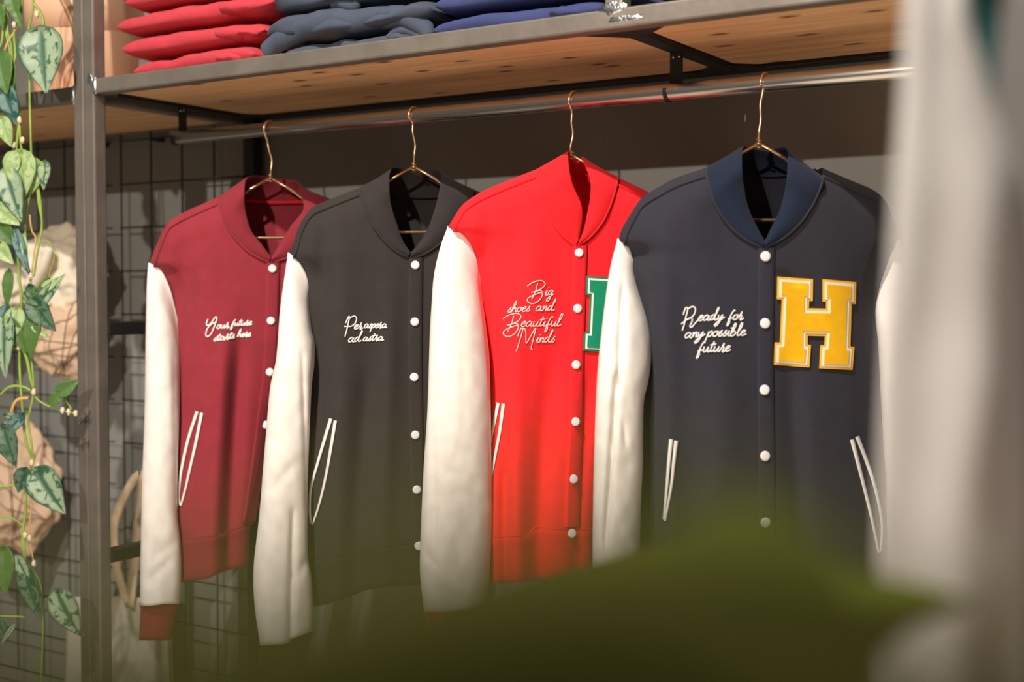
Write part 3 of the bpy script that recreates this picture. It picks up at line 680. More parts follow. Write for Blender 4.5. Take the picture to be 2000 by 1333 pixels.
# ---- red
red = dict(mat='red', seed=3, s=0.865, O=(1126, 479), hook=(1118, 197), junction=(1116, 303), bar=(1116, 425),
  hookpts=[(1120, 181), (1117, 218), (1116, 240), (1119, 262), (1114, 290)],
  label='bright red college jacket with cream sleeves and green felt letter, third from the left',
  hanger_label='copper wire hanger almost hidden in the collar of the red jacket',
  ridge=[(874, 446), (887, 424), (905, 399), (937, 377), (984, 356), (1050, 330), (1085, 318), (1125, 314), (1160, 320), (1206, 346), (1260, 372), (1310, 400), (1340, 424), (1360, 452), (1372, 480)],
  EL=[(436, 873), (446, 874), (456, 898), (478, 917), (503, 928), (532, 932), (568, 934), (700, 942), (850, 944), (1000, 944), (1100, 944)],
  ER=[(436, 1373), (480, 1372), (520, 1345), (600, 1310), (800, 1240), (950, 1190), (1050, 1168), (1150, 1150)],
  neckL=[(1050, 331, 0.004), (1054, 362, 0.026), (1067, 405, 0.042), (1086, 442, 0.054), (1108, 467, 0.060), (1126, 479, 0.064)],
  neckR=[(1205, 347, 0.004), (1200, 375, 0.026), (1189, 408, 0.042), (1172, 440, 0.054), (1148, 466, 0.060), (1128, 479, 0.064)],
  backdip=14, hem=[(940, 1050), (985, 1051), (1032, 1046), (1040, 1036), (1062, 1031), (1080, 1036), (1160, 1036)], bot=[(940, 1140), (1000, 1140), (1060, 1134), (1160, 1130)],
  folds=[(985, 900, 985, 1050, 10, -0.012), (1075, 700, 1050, 1040, 20, -0.012), (1010, 560, 1010, 1000, 22, 0.008), (950, 420, 965, 900, 22, -0.009), (1045, 420, 1040, 700, 30, 0.006), (1150, 720, 1130, 1000, 14, -0.006)],
  placket=[(480, 1128), (603, 1124), (713, 1121), (824, 1120), (936, 1116), (1030, 1113)],
  buttons=[(1131, 494), (1128, 603), (1125, 713), (1124, 824), (1120, 936), (1117, 1042)],
  collar=collar_from(
    [((1126, 479, 0.066), (1129, 470, 0.068)), ((1108, 467, 0.062), (1137, 430, 0.066)), ((1086, 442, 0.056), (1136, 400, 0.062)), ((1067, 405, 0.044), (1121, 365, 0.050)), ((1054, 362, 0.028), (1113, 335, 0.034)), ((1050, 331, 0.004), (1110, 299, 0.012))],
    [((1128, 479, 0.062), (1131, 472, 0.060)), ((1148, 466, 0.058), (1140, 448, 0.052)), ((1172, 440, 0.050), (1148, 412, 0.044)), ((1189, 408, 0.036), (1153, 380, 0.032)), ((1200, 375, 0.022), (1152, 350, 0.020)), ((1205, 347, 0.002), (1138, 314, 0.004))],
    [((1075, 350, -0.035), (1114, 300, -0.016)), ((1100, 356, -0.052), (1117, 309, -0.045)), ((1128, 357, -0.058), (1124, 316, -0.052)), ((1160, 356, -0.052), (1132, 312, -0.044)), ((1185, 350, -0.035), (1136, 306, -0.02))]),
  sleeves=[dict(xl=[(436, 876), (446, 875), (482, 862), (539, 849), (604, 844), (658, 841), (762, 838), (829, 835), (918, 829), (1029, 824), (1118, 822), (1195, 830)],
     xr=[(436, 934), (503, 934), (532, 937), (568, 939), (640, 948), (694, 954), (760, 956), (918, 958), (1007, 959), (1096, 956), (1162, 951), (1200, 946)],
     seam=[(870, 445), (874, 446), (898, 456), (917, 478), (928, 503), (935, 540)], bot=[(820, 1196), (870, 1196), (910, 1192), (950, 1194)],
     cuff=(836, 935, 1268), w0=0.036, th=0.040, creases=[(846, 780, 850, 1100, 6, -0.004), (905, 960, 950, 990, 9, -0.005), (870, 920, 910, 928, 6, -0.003), (835, 1080, 850, 1110, 6, -0.005), (860, 1150, 900, 1170, 9, -0.004), (880, 560, 890, 860, 16, 0.004)]),
   dict(side=1, xl=[(436, 1310), (600, 1310), (800, 1290), (1000, 1275), (1195, 1270)], xr=[(436, 1373), (600, 1385), (800, 1385), (1000, 1375), (1195, 1365)],
     seam=[(1308, 600), (1330, 530), (1350, 500), (1373, 478)], bot=[(1260, 1195), (1380, 1195)], cuff=(1280, 1350, 1268), w0=-0.02)],
  pockets=[([(973, 787), (966, 822), (958, 860), (950, 905), (946, 960)], [(983, 789), (976, 842), (967, 890), (959, 931), (948, 975)])],
  letter=(1139, 539, 0.85, 'felt_g_rim', 'felt_g', 'green slab serif felt letter with white outline, half covered'),
  text=dict(ox=970, oy=530, k=7.84, r=1.05, m='thread_red', label='pale script lettering Big shoes and Beautiful Minds',
     strokes=CAPS['B']+word_strokes('ig', 735, 370, 870, 370, 75)+word_strokes('shoes', 165, 630, 510, 610, 72)+word_strokes('and', 590, 610, 880, 600, 72)
       +[[(a-370, b+503) for a, b in s] for s in CAPS['B']]+word_strokes('eautiful', 365, 850, 970, 840, 80)+CAPS['M']+word_strokes('inds', 600, 1095, 890, 1085, 80)))
# ---- navy
nav = dict(mat='navy', seed=4, s=1.0, O=(1490, 482), hook=(1493, 163), junction=(1482, 281), bar=(1491, 430),
  hookpts=[(1493, 144), (1491, 172), (1485, 205), (1486, 232), (1482, 262)],
  label='navy college jacket with cream sleeves and large yellow felt letter H, nearest on the rod',
  hanger_label='copper wire hanger in the blue collar of the navy jacket',
  ridge=[(1207, 471), (1215, 446), (1232, 417), (1252, 388), (1281, 369), (1322, 347), (1380, 327), (1430, 302), (1495, 294), (1560, 300), (1606, 328), (1656, 350), (1708, 373), (1733, 399), (1745, 436), (1754, 473)],
  EL=[(460, 1206), (471, 1207), (480, 1220), (494, 1232), (512, 1233), (540, 1231), (600, 1235), (740, 1240), (900, 1244), (1100, 1250), (1280, 1262)],
  ER=[(460, 1755), (473, 1754), (509, 1737), (557, 1725), (608, 1722), (674, 1730), (800, 1740), (1000, 1745), (1280, 1725)],
  neckL=[(1381, 328, 0.004), (1386, 365, 0.028), (1402, 408, 0.044), (1430, 446, 0.056), (1462, 470, 0.062), (1490, 482, 0.066)],
  neckR=[(1605, 347, 0.004), (1597, 378, 0.028), (1578, 414, 0.044), (1552, 446, 0.056), (1519, 471, 0.062), (1492, 482, 0.066)],
  backdip=14, hem=[(1230, 1160), (1400, 1168), (1500, 1160), (1750, 1158)], bot=[(1230, 1270), (1500, 1272), (1750, 1266)],
  folds=[(1262, 560, 1280, 1150, 20, -0.014), (1298, 430, 1305, 1120, 30, 0.007), (1540, 700, 1570, 1150, 24, -0.010), (1430, 600, 1400, 1150, 40, 0.006), (1690, 500, 1700, 1100, 20, -0.006), (1520, 530, 1560, 560, 14, -0.003)],
  placket=[(484, 1491), (632, 1489), (762, 1489), (891, 1491), (1020, 1492), (1150, 1492)],
  buttons=[(1495, 501), (1494, 632), (1493, 762), (1494, 891), (1495, 1020), (1495, 1135)],
  collar=collar_from(
    [((1490, 482, 0.068), (1494, 474, 0.068)), ((1462, 470, 0.064), (1480, 448, 0.064)), ((1430, 446, 0.058), (1462, 408, 0.056)), ((1402, 408, 0.046), (1453, 362, 0.044)), ((1386, 365, 0.030), (1450, 325, 0.030)), ((1381, 328, 0.004), (1451, 291, 0.010))],
    [((1492, 482, 0.066), (1494, 476, 0.066)), ((1519, 471, 0.062), (1504, 450, 0.062)), ((1552, 446, 0.056), (1522, 412, 0.054)), ((1578, 414, 0.044), (1533, 372, 0.042)), ((1597, 378, 0.028), (1537, 338, 0.030)), ((1605, 347, 0.004), (1538, 302, 0.010))],
    [((1415, 345, -0.035), (1458, 286, -0.018)), ((1455, 351, -0.055), (1478, 292, -0.050)), ((1495, 352, -0.060), (1500, 296, -0.055)), ((1540, 353, -0.055), (1516, 290, -0.046)), ((1575, 350, -0.035), (1534, 288, -0.016))]),
  tape='navy_rib',
  sleeves=[dict(xl=[(460, 1207), (471, 1207), (509, 1197), (557, 1188), (637, 1178), (760, 1167), (1007, 1160), (1290, 1158)],
     xr=[(460, 1233), (509, 1237), (527, 1237), (575, 1248), (626, 1264), (667, 1270), (711, 1269), (751, 1263), (780, 1256), (829, 1254), (918, 1253), (1007, 1249), (1290, 1246)],
     seam=[(1200, 470), (1207, 471), (1220, 480), (1230, 492), (1238, 520)], bot=[(1150, 1290), (1260, 1285)],
     cuff=(1170, 1240, 1370), w0=0.036, creases=[(1215, 560, 1208, 760, 6, -0.010), (1204, 740, 1183, 1060, 6, -0.014), (1168, 850, 1185, 860, 5, -0.003), (1216, 820, 1222, 870, 5, -0.004)]),
   dict(side=1, xl=[(460, 1733), (509, 1733), (557, 1719), (608, 1711), (674, 1717), (760, 1721), (873, 1727), (962, 1732), (1290, 1740)], xr=[(460, 1755), (600, 1785), (800, 1805), (1000, 1820), (1290, 1830)],
     seam=[(1711, 600), (1719, 557), (1733, 509), (1755, 472)], bot=[(1730, 1290), (1840, 1290)], cuff=(1750, 1815, 1370), w0=0.02)],
  pockets=[([(1311, 858), (1307, 895), (1303, 940), (1296, 1015)], [(1321, 861), (1316, 905), (1311, 950), (1298, 1018)]),
           ([(1664, 859), (1685, 940), (1703, 1015), (1716, 1080)], [(1674, 853), (1692, 900), (1709, 953), (1722, 1020), (1720, 1078)])],
  letter=(1511.5, 540.6, 1.0, 'felt_y_rim', 'felt_y', 'large yellow slab serif felt letter H with white outline'),
  text=dict(ox=1320, oy=580, k=10.256, r=1.4, label='white script lettering Ready for any possible future',
     strokes=CAPS['R']+word_strokes('eady', 440, 480, 950, 455, 105)+word_strokes('for', 1040, 465, 1330, 455, 105)+word_strokes('any', 170, 825, 560, 790, 105)
       +word_strokes('possible', 620, 800, 1390, 770, 105)+word_strokes('future', 430, 1110, 1080, 1090, 110)))
for J in (mar, blk, red, nav): make_jacket(J)

# ------------------------------------------------------------------ folded sweatshirts on the shelf
SH = ZB+0.026
def folded(px0, px1, z0, z1, Yf, m, seed, label, group, lump=0.004, depth=0.32, diag=0.0):
    x0 = atY(px0, 80, Yf).x; x1 = atY(px1, 80, Yf).x
    root = empty('folded_sweatshirt', ((x0+x1)/2, Yf+depth/2, z0), label, 'sweatshirt', group)
    NU, NS = 60, 40; V = []; h = (z1-z0)
    for i in range(NU):
        s = 0.5-0.5*math.cos(math.pi*i/(NU-1)); e = max(0.08, (1-abs(2*s-1)**9))**0.45
        x = x0+(x1-x0)*s
        for k in range(NS):
            a = 2*math.pi*k/NS; cy, cz = math.cos(a), math.sin(a)
            yy = Yf+depth/2 - (depth/2)*(abs(cy)**0.55)*(1 if cy > 0 else -1)*(0.94+0.06*e)
            zz = z0+h/2 + (h/2)*(abs(cz)**0.6)*(1 if cz > 0 else -1)*e
            n = noise.noise(Vector((x*9, yy*6, seed)))*lump + noise.noise(Vector((x*22, zz*25, seed+3)))*lump*0.5
            if cy > 0.2: yy -= noise.noise(Vector((x*11, zz*18, seed+7)))*lump*2.2
            zz += n*(1 if cz > -0.2 else 0.0)
            zz = max(zz, z0)
            if diag: zz += diag*math.sin(s*math.pi*1.5)*(0.6 if cz > 0 else 0)*max(0, cy)
            V.append(Vector((x, yy, zz)))
    Fs = gridfaces(NS, NU, True); Fs.append(tuple(range(NS-1, -1, -1))); Fs.append(tuple((NU-1)*NS+k for k in range(NS)))
    meshobj('folded_body', V, Fs, m, root)
    # a folded sleeve end tucked under the top layer at the right
    xs = x1-(x1-x0)*0.02; V = []; n1, n2 = 14, 16
    for i in range(n1):
        s = i/(n1-1)
        for k in range(n2):
            a = 2*math.pi*k/n2; rr = (0.35+0.65*math.sin(math.pi*min(1, 0.15+s)))
            V.append(Vector((x0+(x1-x0)*(0.70+0.27*s), Yf+0.018-0.022*math.cos(a)*rr - 0.006, z0+h*0.52+h*0.28*math.sin(a)*rr+0.004*noise.noise(Vector((s*5, a, seed)))-0.006*s)))
    Fs = gridfaces(n2, n1, True); Fs.append(tuple(range(n2-1, -1, -1))); Fs.append(tuple((n1-1)*n2+k for k in range(n2)))
    meshobj('tucked_sleeve', V, Fs, m, root)
    return root
def zof(px, py, Y): return atY(px, py, Y).z
Yf = 1.735
hR = 0.047
for k, (a, b) in enumerate([(256, 492), (232, 508), (223, 526), (238, 520)]):
    nm = ['bottom of', 'second from the bottom of', 'third from the bottom of', 'top of'][k]
    folded(a, b, SH+[0, .0425, .089, .135][k], SH+[.042, .0885, .1345, .18][k], Yf, M['stackred'], 10+k, 'washed red folded sweatshirt, %s the stack beside the steel post' % nm, 'red folded sweatshirts', 0.006)
hS = 0.050
for k, (a, b) in enumerate([(560, 842), (512, 838), (516, 842)]):
    nm = ['bottom of', 'rumpled middle of', 'top of'][k]
    folded(a, b, SH+[0, .032, .083][k], SH+[.036, .082, .130][k], Yf+(0.012 if k == 0 else 0), M['slate'], 30+k, 'slate blue folded sweatshirt, %s the rumpled middle stack' % nm, 'slate blue folded sweatshirts', 0.013, diag=0.012 if k == 1 else 0)
mid = [o for o in C.objects if o.get('label', '').startswith('slate blue folded sweatshirt, rumpled')][0]
for pts_, rr_ in (([(522, 104), (545, 84), (590, 56), (650, 44), (720, 40), (790, 34), (826, 52), (838, 74)], .021), ([(760, 78), (775, 62), (800, 58), (822, 70), (832, 86)], .010), ([(650, 12), (668, 8), (690, 12), (700, 4)], .012)):
    V, Fs = tube_data(cr([atY(a, b, Yf+0.016) for a, b in pts_], 8), rr_, 18, 1.0, None, lambda t: 0.55+0.45*math.sin(math.pi*min(1, 0.1+0.9*t)))
    V = [v+Vector((0, 0.006*noise.noise(v*28), 0.006*noise.noise(v*22+Vector((3, 0, 0))))) for v in V]
    meshobj('bunched_fold', V, Fs, M['slate'], mid)
hI = 0.040
for k, (a, b) in enumerate([(842, 1180), (846, 1178), (850, 1176)]):
    nm = ['bottom of', 'middle of', 'top of'][k]
    folded(a, b, SH+hI*k, SH+hI*(k+1)-0.001, Yf, M['indigo'], 50+k, 'indigo folded sweatshirt, %s the neat stack left of the upper post' % nm, 'indigo folded sweatshirts', 0.004)
folded(1236, 1330, SH, SH+0.022, Yf+0.05, M['darknavy'], 60, 'dark navy folded sweatshirt just right of the upper post, under the green one', None, 0.004, 0.25)
folded(1262, 1700, SH+0.024, SH+0.066, Yf+0.0, M['kelly'], 61, 'kelly green folded sweatshirt on the shelf right of the upper post', None, 0.004)

# ------------------------------------------------------------------ potted trailing plant on the left unit
px_, py_ = -2.33, 1.90; LS = LZ+0.026
plant = empty('trailing_potted_plant', (px_, py_, LS), 'trailing vine with silvery leaves in a peach pot at the far left', 'plant')
def lathe(name, c, prof, m, parent, seg=48):
    V = []
    for (r, z) in prof:
        for k in range(seg):
            a = 2*math.pi*k/seg; V.append(Vector(c)+Vector((r*math.cos(a), r*math.sin(a), z)))
    return meshobj(name, V, gridfaces(seg, len(prof), True), m, parent)
lathe('pot', (px_, py_, LS), [(0.001, 0), (0.100, 0), (0.104, 0.004), (0.118, 0.155), (0.118, 0.158), (0.124, 0.160), (0.128, 0.235), (0.124, 0.24), (0.112, 0.238), (0.108, 0.20)], M['pot'], plant)
lathe('soil', (px_, py_, LS), [(0.001, 0.205), (0.06, 0.208), (0.109, 0.20)], M['soil'], plant)
def leaf(parent, bpx, bpy, tpx, tpy, wpx, d, m, dd=0.0, fold=0.25, curl=0.15, name='leaf'):
    """heart-shaped leaf blade from base to tip, dd = how much nearer the tip comes"""
    b = P(bpx, bpy, d); t = P(tpx, tpy, d-dd); ax = (t-b); L = ax.length; ax.normalize()
    side = ax.cross(-FW).normalized(); nrm = side.cross(ax).normalized()
    hw = wpx*d/F_PX/2; nu, nv = 13, 17; V = []; uvs = []
    for j in range(nv):
        v = j/(nv-1); prof = (math.sin(math.pi*min(1, v**0.62))**0.85)*(1-0.25*v) if 0 < v < 1 else 0.0
        back = 0.10*(1-v)**6
        for i in range(nu):
            u = 2*i/(nu-1)-1; wv = hw*prof*1.12
            p = b + ax*L*(v - back*abs(u)**1.2*1.2) + side*u*wv + nrm*(abs(u)*wv*fold - curl*L*(v-0.35)**2 + 0.010*L*math.sin(v*26)*abs(u))
            V.append(p); uvs.append((abs(u), v))
    Fs = gridfaces(nu, nv)
    o = meshobj(name, V, Fs, M[m], parent); me = o.data; ul = me.uv_layers.new(name='uv')
    for lp_ in me.loops: ul.data[lp_.index].uv = uvs[lp_.vertex_index]
    solid(o, 0.0006)
    return o
D = 2.50
def stem(parent, pts, r=0.0026, m='stem', d=D, name='stem'):
    q = cr([P(a, b, dd[0] if dd else d) for a, b, *dd in pts], 8)
    return tube(name, q, r, M[m], parent, seg=7)
top_pot = (px_, py_)
# stems leave the soil, cross the rim and fall past the shelf edge
def over_rim(x, n):
    s = Vector((px_+random.uniform(-.05, .05), py_-0.02, LS+0.205)); e = P(x, -60, D)
    return [s, s+Vector((0, -0.03, 0.06)), Vector(((s.x+e.x)/2, 1.76, LS+0.27)), Vector((e.x, 1.69, LS+0.24)), e]
def vine(x, pts, r=0.0026, m='stem'):
    q = cr(over_rim(x, 0)+[P(a, b, D) for a, b in pts], 8); return tube('stem', q, r, M[m], plant, seg=7)
vine(52, [(42, 20), (28, 60), (30, 110), (22, 160), (38, 215), (32, 300), (34, 420), (36, 520), (42, 600), (38, 700), (44, 800), (50, 860), (62, 900), (52, 950), (50, 1000), (44, 1050), (48, 1100)])
vine(35, [(14, 40), (22, 90), (25, 130), (33, 200), (38, 235), (42, 290), (62, 330), (58, 380), (50, 430), (52, 500), (60, 560), (48, 640), (58, 680), (66, 760), (56, 820), (62, 870), (66, 900)], 0.0022)
vine(72, [(64, 20), (56, 60), (58, 120), (58, 190), (60, 260), (62, 310), (70, 345), (76, 400), (82, 440), (72, 500), (66, 540)], 0.0022)
vine(20, [(8, 20), (4, 80), (-6, 100)], 0.0024); vine(28, [(18, 10), (10, 50), (20, 110), (10, 130), (-8, 150)], 0.002)
vine(45, [(30, 24), (34, 50), (12, 90), (8, 130), (28, 172)], 0.002, 'stem_old')
stem(plant, [(64, 6), (76, 20), (84, 38), (84, 55), (78, 66)], 0.0030)
stem(plant, [(0, 690), (14, 682), (40, 680), (52, 700), (60, 740), (66, 758)], 0.0034)
stem(plant, [(0, 772), (20, 756), (45, 756), (60, 764)], 0.0028)
stem(plant, [(56, 778), (34, 782), (24, 800), (24, 822)], 0.0034, 'stem_old')
stem(plant, [(60, 766), (80, 786), (112, 800), (148, 808)], 0.0020); stem(plant, [(118, 770), (130, 785), (140, 800)], 0.0020)
stem(plant, [(58, 420), (62, 450), (70, 466), (66, 500), (60, 545)], 0.0016, 'stem_old')
stem(plant, [(75, 472), (96, 474), (106, 500), (98, 530), (92, 555)], 0.0012)
stem(plant, [(0, 950), (18, 950), (40, 943)], 0.0022); stem(plant, [(0, 1010), (22, 1012), (48, 1030)], 0.0018)
stem(plant, [(50, 1000), (46, 1030), (50, 1098)], 0.0018); stem(plant, [(62, 985), (58, 1040), (66, 1102)], 0.0014, 'stem_old')
stem(plant, [(48, 1098), (78, 1140), (84, 1230), (80, 1340)], 0.0016); stem(plant, [(0, 1205), (40, 1206), (48, 1208)], 0.002)
stem(plant, [(82, 440), (78, 385), (66, 330)], 0.002)
LV = [(20, -10, 34, 44, 30, 'leaf_green', 0), (-8, 440, 30, 480, 44, 'leaf_green', 0), (84, 566, 120, 540, 20, 'leaf_pale', 0), (50, 575, 96, 600, 26, 'leaf_green', 0), (20, 628, 52, 690, 30, 'leaf_green', 0), (64, 636, 98, 662, 16, 'leaf_pale', 0), (88, 318, 84, 372, 26, 'leaf_satin', 0), (26, 300, 20, 360, 34, 'leaf_pale', 0), (80, 62, 88, 182, 88, 'leaf_satin', .01), (6, 168, 34, 248, 42, 'leaf_blue', -.01), (2, 232, 22, 288, 34, 'leaf_pale', 0), (-4, 105, 12, 184, 52, 'leaf_green', .01),
 (18, 120, 26, 176, 24, 'leaf_green', 0), (40, 300, 46, 388, 62, 'leaf_pale', 0), (70, 316, 60, 380, 44, 'leaf_pale', -.01), (12, 335, 40, 434, 52, 'leaf_satin', .015), (-6, 405, 38, 440, 40, 'leaf_pale', .01),
 (30, 452, 56, 540, 24, 'leaf_blue', 0), (-8, 478, 26, 516, 34, 'leaf_pale', .01), (46, 462, 50, 520, 14, 'leaf_pale', 0), (18, 532, 12, 606, 22, 'leaf_green', 0), (72, 598, 126, 534, 26, 'leaf_satin', 0),
 (60, 590, 108, 648, 46, 'leaf_dark', 0), (34, 606, 20, 668, 40, 'leaf_pale', 0), (66, 610, 58, 706, 34, 'leaf_green', 0), (58, 560, 80, 612, 26, 'leaf_dark', 0), (8, 615, 8, 742, 44, 'leaf_satin', .01), (14, 602, -14, 660, 30, 'leaf_blue', 0),
 (118, 772, 92, 792, 24, 'leaf_green', 0), (114, 768, 154, 744, 30, 'leaf_green', 0), (44, 812, 2, 856, 26, 'leaf_blue', 0), (6, 836, 30, 914, 46, 'leaf_dark', .01), (10, 812, 48, 818, 16, 'leaf_satin', 0),
 (72, 922, 126, 1006, 68, 'leaf_satin', .01), (50, 918, 34, 964, 34, 'leaf_dark', 0), (6, 1076, 10, 1164, 44, 'leaf_green', .01), (46, 1110, 78, 1216, 40, 'leaf_dark', 0), (34, 1090, 62, 1150, 26, 'leaf_satin', 0),
 (112, 1160, 156, 1246, 58, 'leaf_satin', 0), (-6, 1208, 16, 1252, 22, 'leaf_dark', 0), (30, 20, 44, 60, 16, 'leaf_green', 0), (-6, 10, 6, 56, 26, 'leaf_green', 0), (94, 548, 66, 596, 20, 'leaf_green', 0), (28, 1222, 0, 1262, 10, 'leaf_satin', 0)]
for L_ in LV: leaf(plant, *L_[:5], D-0.012, L_[5], L_[6])
nodes = [(32, 24), (28, 48), (72, 28), (22, 158), (42, 78), (38, 235), (27, 284), (44, 274), (50, 490), (60, 540), (64, 590), (36, 678), (66, 766), (148, 808), (122, 802), (134, 805), (62, 905), (74, 912), (49, 1046), (58, 1052), (66, 1102), (50, 655)]
for i, (a, b) in enumerate(nodes):
    blob('root_node', P(a, b, D-0.004), 0.004, 0.004, 0.007, i, plant, M['node'])

# ------------------------------------------------------------------ bundles and bags hanging on the grid
YG = WALL_Y-0.050
def crumple(name, cpx, cpy, wpx, hpx, Y, m, label, cat, seed, fac=0.30, net=True, group=None, strap=None, dpt=0.06):
    c = atY(cpx, cpy, Y); d = (c-CAM).dot(FH); k = d/F_PX
    root = empty(name, c-Z*hpx*k/2, label, cat, group)
    bm = bmesh.new(); bmesh.ops.create_icosphere(bm, subdivisions=5, radius=1); V = []; hx, hz = wpx*k/2, hpx*k/2
    def disp(co):
        dd, _ = noise.voronoi(co*2.1+Vector((seed*3.7, 0, 0)))
        d2, _ = noise.voronoi(co*4.6+Vector((seed*1.3, 5, 0)))
        return 1 - fac + fac*1.2*dd[0] + fac*0.45*(d2[0])
    for v in bm.verts:
        q = disp(v.co); p = Vector((v.co.x*hx, v.co.y*dpt, v.co.z*hz))*q
        V.append(c + R*p.x + FH*p.y + Z*p.z)
    Fs = [tuple(v.index for v in f.verts) for f in bm.faces]; bm.free()
    meshobj('crumpled_paper', V, Fs, m, root, smooth=True)
    if net:
        rnd = random.Random(seed); data = []
        for s in range(9):
            th = rnd.uniform(0, math.pi); ph = rnd.uniform(-0.6, 0.6)
            path = []
            for j in range(25):
                a = -1.2+2.4*j/24
                n = Vector((math.sin(a), -math.cos(a), 0)); n = Matrix.Rotation(th, 3, 'Y') @ (n+Vector((0, 0, ph)))
                n.normalize(); q = disp(n)*1.02+0.01
                path.append(c+R*n.x*hx*q+FH*n.y*dpt*q+Z*n.z*hz*q)
            data.append(tube_data(path, 0.0011, 5))
        V, Fs = join(data); meshobj('string_net', V, Fs, M['net'], root)
    # hanging loop up to the grid
    top = c+Z*hz*0.8; tube('hanging_loop', cr([top, top+Z*0.03+FH*0.01, top+Z*0.045+FH*0.02], 5), 0.0014, M['net'], root, seg=6)
    if strap:
        pts = cr([atY(a, b, Y-dpt-0.012) for a, b in strap], 6); tube('strap', pts, 0.0125, M['cream_paper'], root, seg=10, taper=lambda t: 0.8+0.3*math.sin(math.pi*t))
    return root
crumple('cream_cloth_bundle', 122, 525, 160, 165, YG-0.10, M['cream_paper'], 'cream crumpled cloth bundle on the grid just left of the steel post', 'bundle', 3, 0.36, False, strap=[(98, 484), (86, 520), (66, 560)])
crumple('netted_paper_bundle', 135, 664, 150, 165, YG-0.10, M['kraft'], 'kraft paper bundle in string net, hanging below the cream cloth bundle', 'bundle', 5, 0.30)
crumple('cream_cloth_bundle', 14, 566, 120, 112, YG-0.08, M['cream_paper'], 'pale cloth bundle behind the vine at the left picture edge', 'bundle', 8, 0.36, False)
crumple('netted_paper_bundle', 32, 950, 175, 262, YG-0.08, M['kraft'], 'large crumpled kraft bundle in net behind the lower vine leaves', 'bundle', 11, 0.34)

# canvas tote hanging low on the grid
tote = empty('canvas_tote_bag', atY(235, 1333, YG-0.03), 'off-white canvas tote bag hanging by long beige straps behind the foot of the steel post', 'bag')
V = []; nu, nv = 30, 20
for fr in (1, -1):
    for j in range(nv):
        for i in range(nu):
            s = i/(nu-1); t = j/(nv-1)
            xx = 135+(330-135)*s - 14*t*(1-2*s); yy = 1168+(1540-1168)*t
            p = atY(xx, yy, YG-0.03)
            V.append(p+Vector((0, -fr*(0.004+0.022*math.sin(math.pi*s)*min(1, 0.2+t) + 0.006*noise.noise(Vector((s*5, t*4, fr)))), 0)))
Fs = gridfaces(nu, nv)+[tuple(nu*nv+i for i in q[::-1]) for q in gridfaces(nu, nv)]
solid(meshobj('bag_body', V, Fs, M['canvas'], tote), 0.0015)
def ribbon(name, pts, hw, m, parent, Y):
    q = cr([(a, b, 0) for a, b in pts], 8); V = []
    for i, p in enumerate(q):
        tg = (q[min(i+1, len(q)-1)]-q[max(i-1, 0)]).normalized(); nn = Vector((-tg.y, tg.x, 0))
        for s in (-1, 1): v = p+nn*hw*s; V.append(atY(v.x, v.y, Y+0.004*s))
    return solid(meshobj(name, V, gridfaces(2, len(q)), m, parent), 0.002)
ribbon('strap', [(250, 1180), (228, 1110), (222, 1030), (245, 965), (274, 926), (276, 960), (270, 1020), (262, 1100), (254, 1190)], 8, M['strap'], tote, YG-0.045)
ribbon('strap', [(190, 1185), (205, 1100), (230, 1010), (262, 935), (284, 940), (286, 1040), (292, 1190)], 7, M['strap'], tote, YG-0.030)
tube('hook', [atY(272, 918, YG-0.055), atY(272, 930, YG-0.045), atY(272, 926, YG+0.0)], 0.002, M['wire'], tote, seg=6)

# small printed grey bag on the left shelf between pot and red stack
gb = empty('printed_paper_bag', Vector((-2.205, 2.03, LS)), 'small pale grey bag with black ring print, between the peach pot and the red stack', 'bag')
c = atY(246, 110, 2.03); V, Fs = boxd(-2.235, -2.11, 2.0, 2.06, LS, LS+0.115); o = meshobj('bag_body', V, Fs, mat('pale_grey_paper', (0.40, 0.39, 0.36, 1), 0.8, var=0.15, varscale=15), gb, False); bevel(o, 0.008, 3)
for (dx, dz, r) in ((0.07, 0.035, 0.016), (0.085, 0.085, 0.022)):
    q = [Vector((-2.235+dx+r*math.cos(a), 1.9995, LS+dz+r*math.sin(a))) for a in [k*math.pi/12 for k in range(22)]]
    tube('printed_ring', q, 0.003, M['wire'], gb, seg=5, flat=0.3, nrm=(0, -1, 0))

# ------------------------------------------------------------------ blurred things close to the camera
gar = empty('hanging_white_shirt', P(1860, 700, 0.56)-Z*0.35, 'out of focus white shirt hanging close to the camera at the right edge', 'shirt')
def drape(name, rows, d, th, m, parent, seed, nu=50, nv=80, fold=0.006, kf=5):
    """closed hanging cloth; rows = (y, xl, xr)"""
    xl = smooth_lut([(y, a) for y, a, b in rows]); xr = smooth_lut([(y, b) for y, a, b in rows]); V = []
    for j in range(nv):
        y = rows[0][0]+(rows[-1][0]-rows[0][0])*j/(nv-1)
        for i in range(nu):
            a = 2*math.pi*i/nu; s = 0.5-0.5*math.cos(a); fr = math.sin(a)
            x = xl(y)*(1-s)+xr(y)*s
            V.append(P(x, y, d)-FW*(fr*th+fold*math.sin(s*kf*math.pi+y*0.002+seed)+0.5*fold*noise.noise(Vector((s*4, y*0.004, seed)))))
    return meshobj(name, V, gridfaces(nu, nv, True)+[tuple(range(nu-1, -1, -1)), tuple((nv-1)*nu+k for k in range(nu))], m, parent)
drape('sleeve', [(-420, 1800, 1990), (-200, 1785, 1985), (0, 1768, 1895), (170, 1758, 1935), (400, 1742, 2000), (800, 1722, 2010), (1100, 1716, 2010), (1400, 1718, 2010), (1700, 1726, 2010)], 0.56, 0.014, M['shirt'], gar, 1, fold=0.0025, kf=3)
drape('body', [(-420, 1850, 2400), (-200, 1945, 2420), (0, 1955, 2440), (170, 1945, 2450), (400, 1975, 2460), (1100, 1985, 2480), (1900, 1985, 2490)], 0.585, 0.014, M['shirt'], gar, 3, fold=0.003, kf=4)
